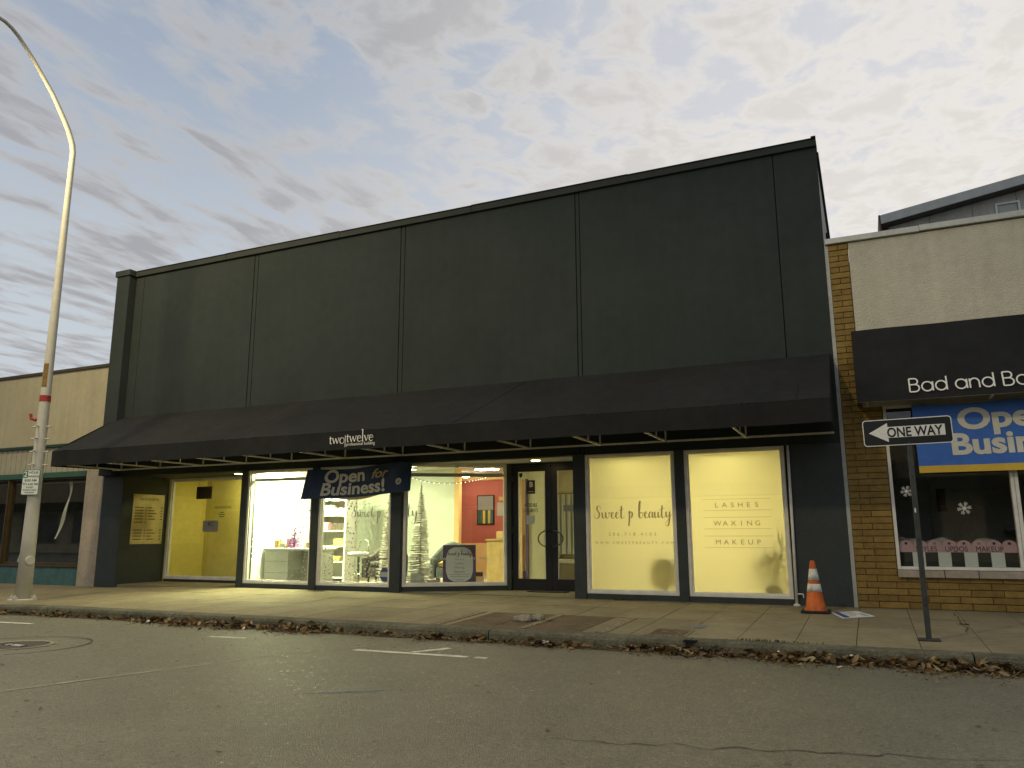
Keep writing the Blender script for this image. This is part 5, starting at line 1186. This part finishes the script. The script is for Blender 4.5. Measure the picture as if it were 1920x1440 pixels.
mb.build('feathers', 'white_tinsel', wr, recalc=False, kind='stuff')
MB().tube([(-7.42+0.24*math.cos(R(k*20)), 3.9, 1.68+0.26*math.sin(R(k*20))) for k in range(19)], 0.03, 8).build('ring', 'white_tinsel', wr); MB().tube([(-7.42, 3.9, 1.94), (-7.42, 3.9, 2.66)], 0.004, 5).build('hanging_wire', 'brown_trim', wr)
cd = thing('side_cabinet', 'yellow cabinet with purple plinth behind the left door', 'cabinet', (-6.9, 3.5, 0)); MB().box(-7.05, -6.80, 2.75, 2.85, 0.30, 1.05).build('front', 'wood_yellow', cd); MB().box(-7.06, -6.79, 2.74, 2.86, 0.02, 0.299).build('plinth', 'purple', cd)
dh = thing('light_switch', 'brass switch plate on the beige wall behind the left door', 'switch', (-5.95, 2.59, 1.0)); MB().box(-6.22, -6.02, 2.585, 2.599, 0.95, 1.15, 0.003).build('plate', 'gold_cushion', dh)
cn = thing('striped_curtain', 'pale striped curtain hanging behind the right door pane', 'curtain', (-6.3, 4.6, 0.5))
MB().tube([(-6.84, 4.55, 2.02), (-5.6, 4.55, 2.02)], 0.012, 8).build('rod', 'chrome', cn)
for k in range(22):
    x = -6.80+k*0.045; MB().tube([(x, 4.55+0.02*math.sin(k*2.1), 2.0), (x+0.004, 4.55+0.025*math.sin(k*1.3), 1.2), (x, 4.55, 0.62)], [0.012, 0.018, 0.021], 6).build('strand', 'room_white' if k % 3 else 'chair_cloth', cn)
bn = thing('passage_bench', 'white bench under the striped curtain', 'bench', (-6.3, 4.4, 0)); MB().box(-6.8, -5.7, 4.1, 4.5, 0.42, 0.50, 0.01).build('seat', 'room_white', bn)
for x in (-6.75, -5.8): MB().box(x, x+0.06, 4.12, 4.48, 0.02, 0.419).build('leg', 'room_white', bn)
# string lights in the first and angled windows
def lights(label, pts, n, bulbs=True):
    t = thing('string_lights', label, 'string lights', pts[0]); P = catmull([Vector(p) for p in pts], 10)
    MB().tube(P, 0.004, 5).build('wire', 'brown_trim', t)
    for k in range(n):
        p = P[int(k*(len(P)-1)/max(1, n-1))]; MB().lathe((p.x, p.y-0.006, p.z-0.018), [(0.005, 0.0), (0.009, 0.006), (0.006, 0.016)], 6).build('bulb', 'fairy', t)
lights('string of tiny lights down the left side of the first window', [(-11.98, 0.14, 2.2), (-11.96, 0.14, 1.6), (-11.98, 0.14, 1.0), (-11.97, 0.15, 0.55), (-11.82, 0.15, 0.36), (-11.74, 0.15, 0.22)], 18)
lights('sagging string of tiny lights across the angled window', [X3 @ Vector((0.1, 0.2, 2.20)), X3 @ Vector((0.5, 0.2, 2.10)), X3 @ Vector((1.0, 0.2, 2.08)), X3 @ Vector((1.4, 0.2, 2.14)), X3 @ Vector((1.62, 0.2, 2.20))], 20)
# plant and chair shadows behind the frosted panes
pt_ = thing('potted_plant', 'leafy plant pressed against the right frosted window', 'plant', (-1.55, 0.45, 0.02))
MB().lathe((-1.50, 0.26, 0.02), [(0.10, 0.0), (0.13, 0.30), (0.14, 0.32), (0.11, 0.32)], 18).build('pot', 'cabinet_dark', pt_)
mb = MB(); rnd = random.Random(12)
for k in range(60):
    a = rnd.uniform(0, 6.28); b = rnd.uniform(0.3, 1.35); l = rnd.uniform(0.35, 0.66); p0 = Vector((-1.50, 0.20+0.1*rnd.random(), 0.50+0.35*rnd.random())); d = Vector((math.cos(a)*math.cos(b), math.sin(a)*math.cos(b)*0.6, math.sin(b)))
    s_ = Vector((-math.sin(a), math.cos(a)*.6, 0)).normalized()*0.012; pv = None
    for i in range(7):
        t = i/6; p = p0+d*l*t+Vector((0, 0, -0.75*l*t*t)); p.y = max(0.075, p.y); wv = s_*(1-t)**0.5*(1 if i else 0.5)
        cur = [mb.v(p-wv), mb.v(p+wv)]
        if pv: mb.f([pv[0], pv[1], cur[1], cur[0]])
        pv = cur
for k in range(12):
    x0 = rnd.uniform(-1.72, -1.22); z0 = rnd.uniform(0.72, 1.12); y0 = rnd.uniform(0.068, 0.085); a = rnd.choice((-1, 1))*rnd.uniform(0.1, 0.6); l = rnd.uniform(0.16, 0.30); pv = None
    for i in range(6):
        t = i/5; p = Vector((x0+a*l*t*0.7, y0, z0-l*t*(0.55+0.6*t))); wv = Vector((0.006*math.sin(math.pi*min(0.96, t+0.06)), 0, 0)); cur = [mb.v(p-wv), mb.v(p+wv)]
        if pv: mb.f([pv[0], pv[1], cur[1], cur[0]])
        pv = cur
mb.build('leaves', 'plant_leaf', pt_, recalc=False); MB().tube([(-1.50, 0.26, 0.3), (-1.50, 0.26, 0.85)], 0.025, 8).build('stem', 'plant_leaf', pt_)
rc = thing('round_chair', 'round backed chair, a soft shadow behind the script lettered window', 'chair', (-3.08, 0.42, 0.02))
mb = MB(); bmesh.ops.create_icosphere(mb.bm, subdivisions=3, radius=1)
for v in mb.bm.verts: v.co = Vector((-3.08+0.20*v.co.x, 0.42+0.06*v.co.y, 0.74+0.22*v.co.z))
mb.build('backrest', 'chair_dark', rc, smooth=True); MB().box(-3.28, -2.88, 0.46, 0.88, 0.42, 0.50, 0.03).build('seat', 'chair_dark', rc)
for x in (-3.25, -2.93):
    for y in (0.49, 0.85): MB().tube([(x, y, 0.42), (x, y, 0.02)], 0.014, 8).build('leg', 'chrome', rc)

# ------------------------------------------------------------------ low row across the street, seen only as reflections
op = thing('opposite_building', 'pale low commercial building across the street, reflected in the shop windows', 'building', (-20, -27, 0))
MB().box(-80, 22, -34, -27, -0.2, 5.2).build('wall', 'stucco_cream', op); MB().box(-80.1, 22.1, -34.1, -26.9, 5.202, 5.4).build('coping', 'brown_trim', op)
for k in range(17):
    x = -78+k*5.9
    f_ = MB().box(x, x+4.2, -26.998, -26.95, 0.5, 2.7).build('window', 'bronze', op); MB().box(x+.1, x+4.1, -26.948, -26.93, 0.6, 2.6).build('pane', 'door_black', f_)
MB().box(-80, 22, -26.99, -25.9, 2.9, 3.5).build('canopy', 'awning_cloth', op)
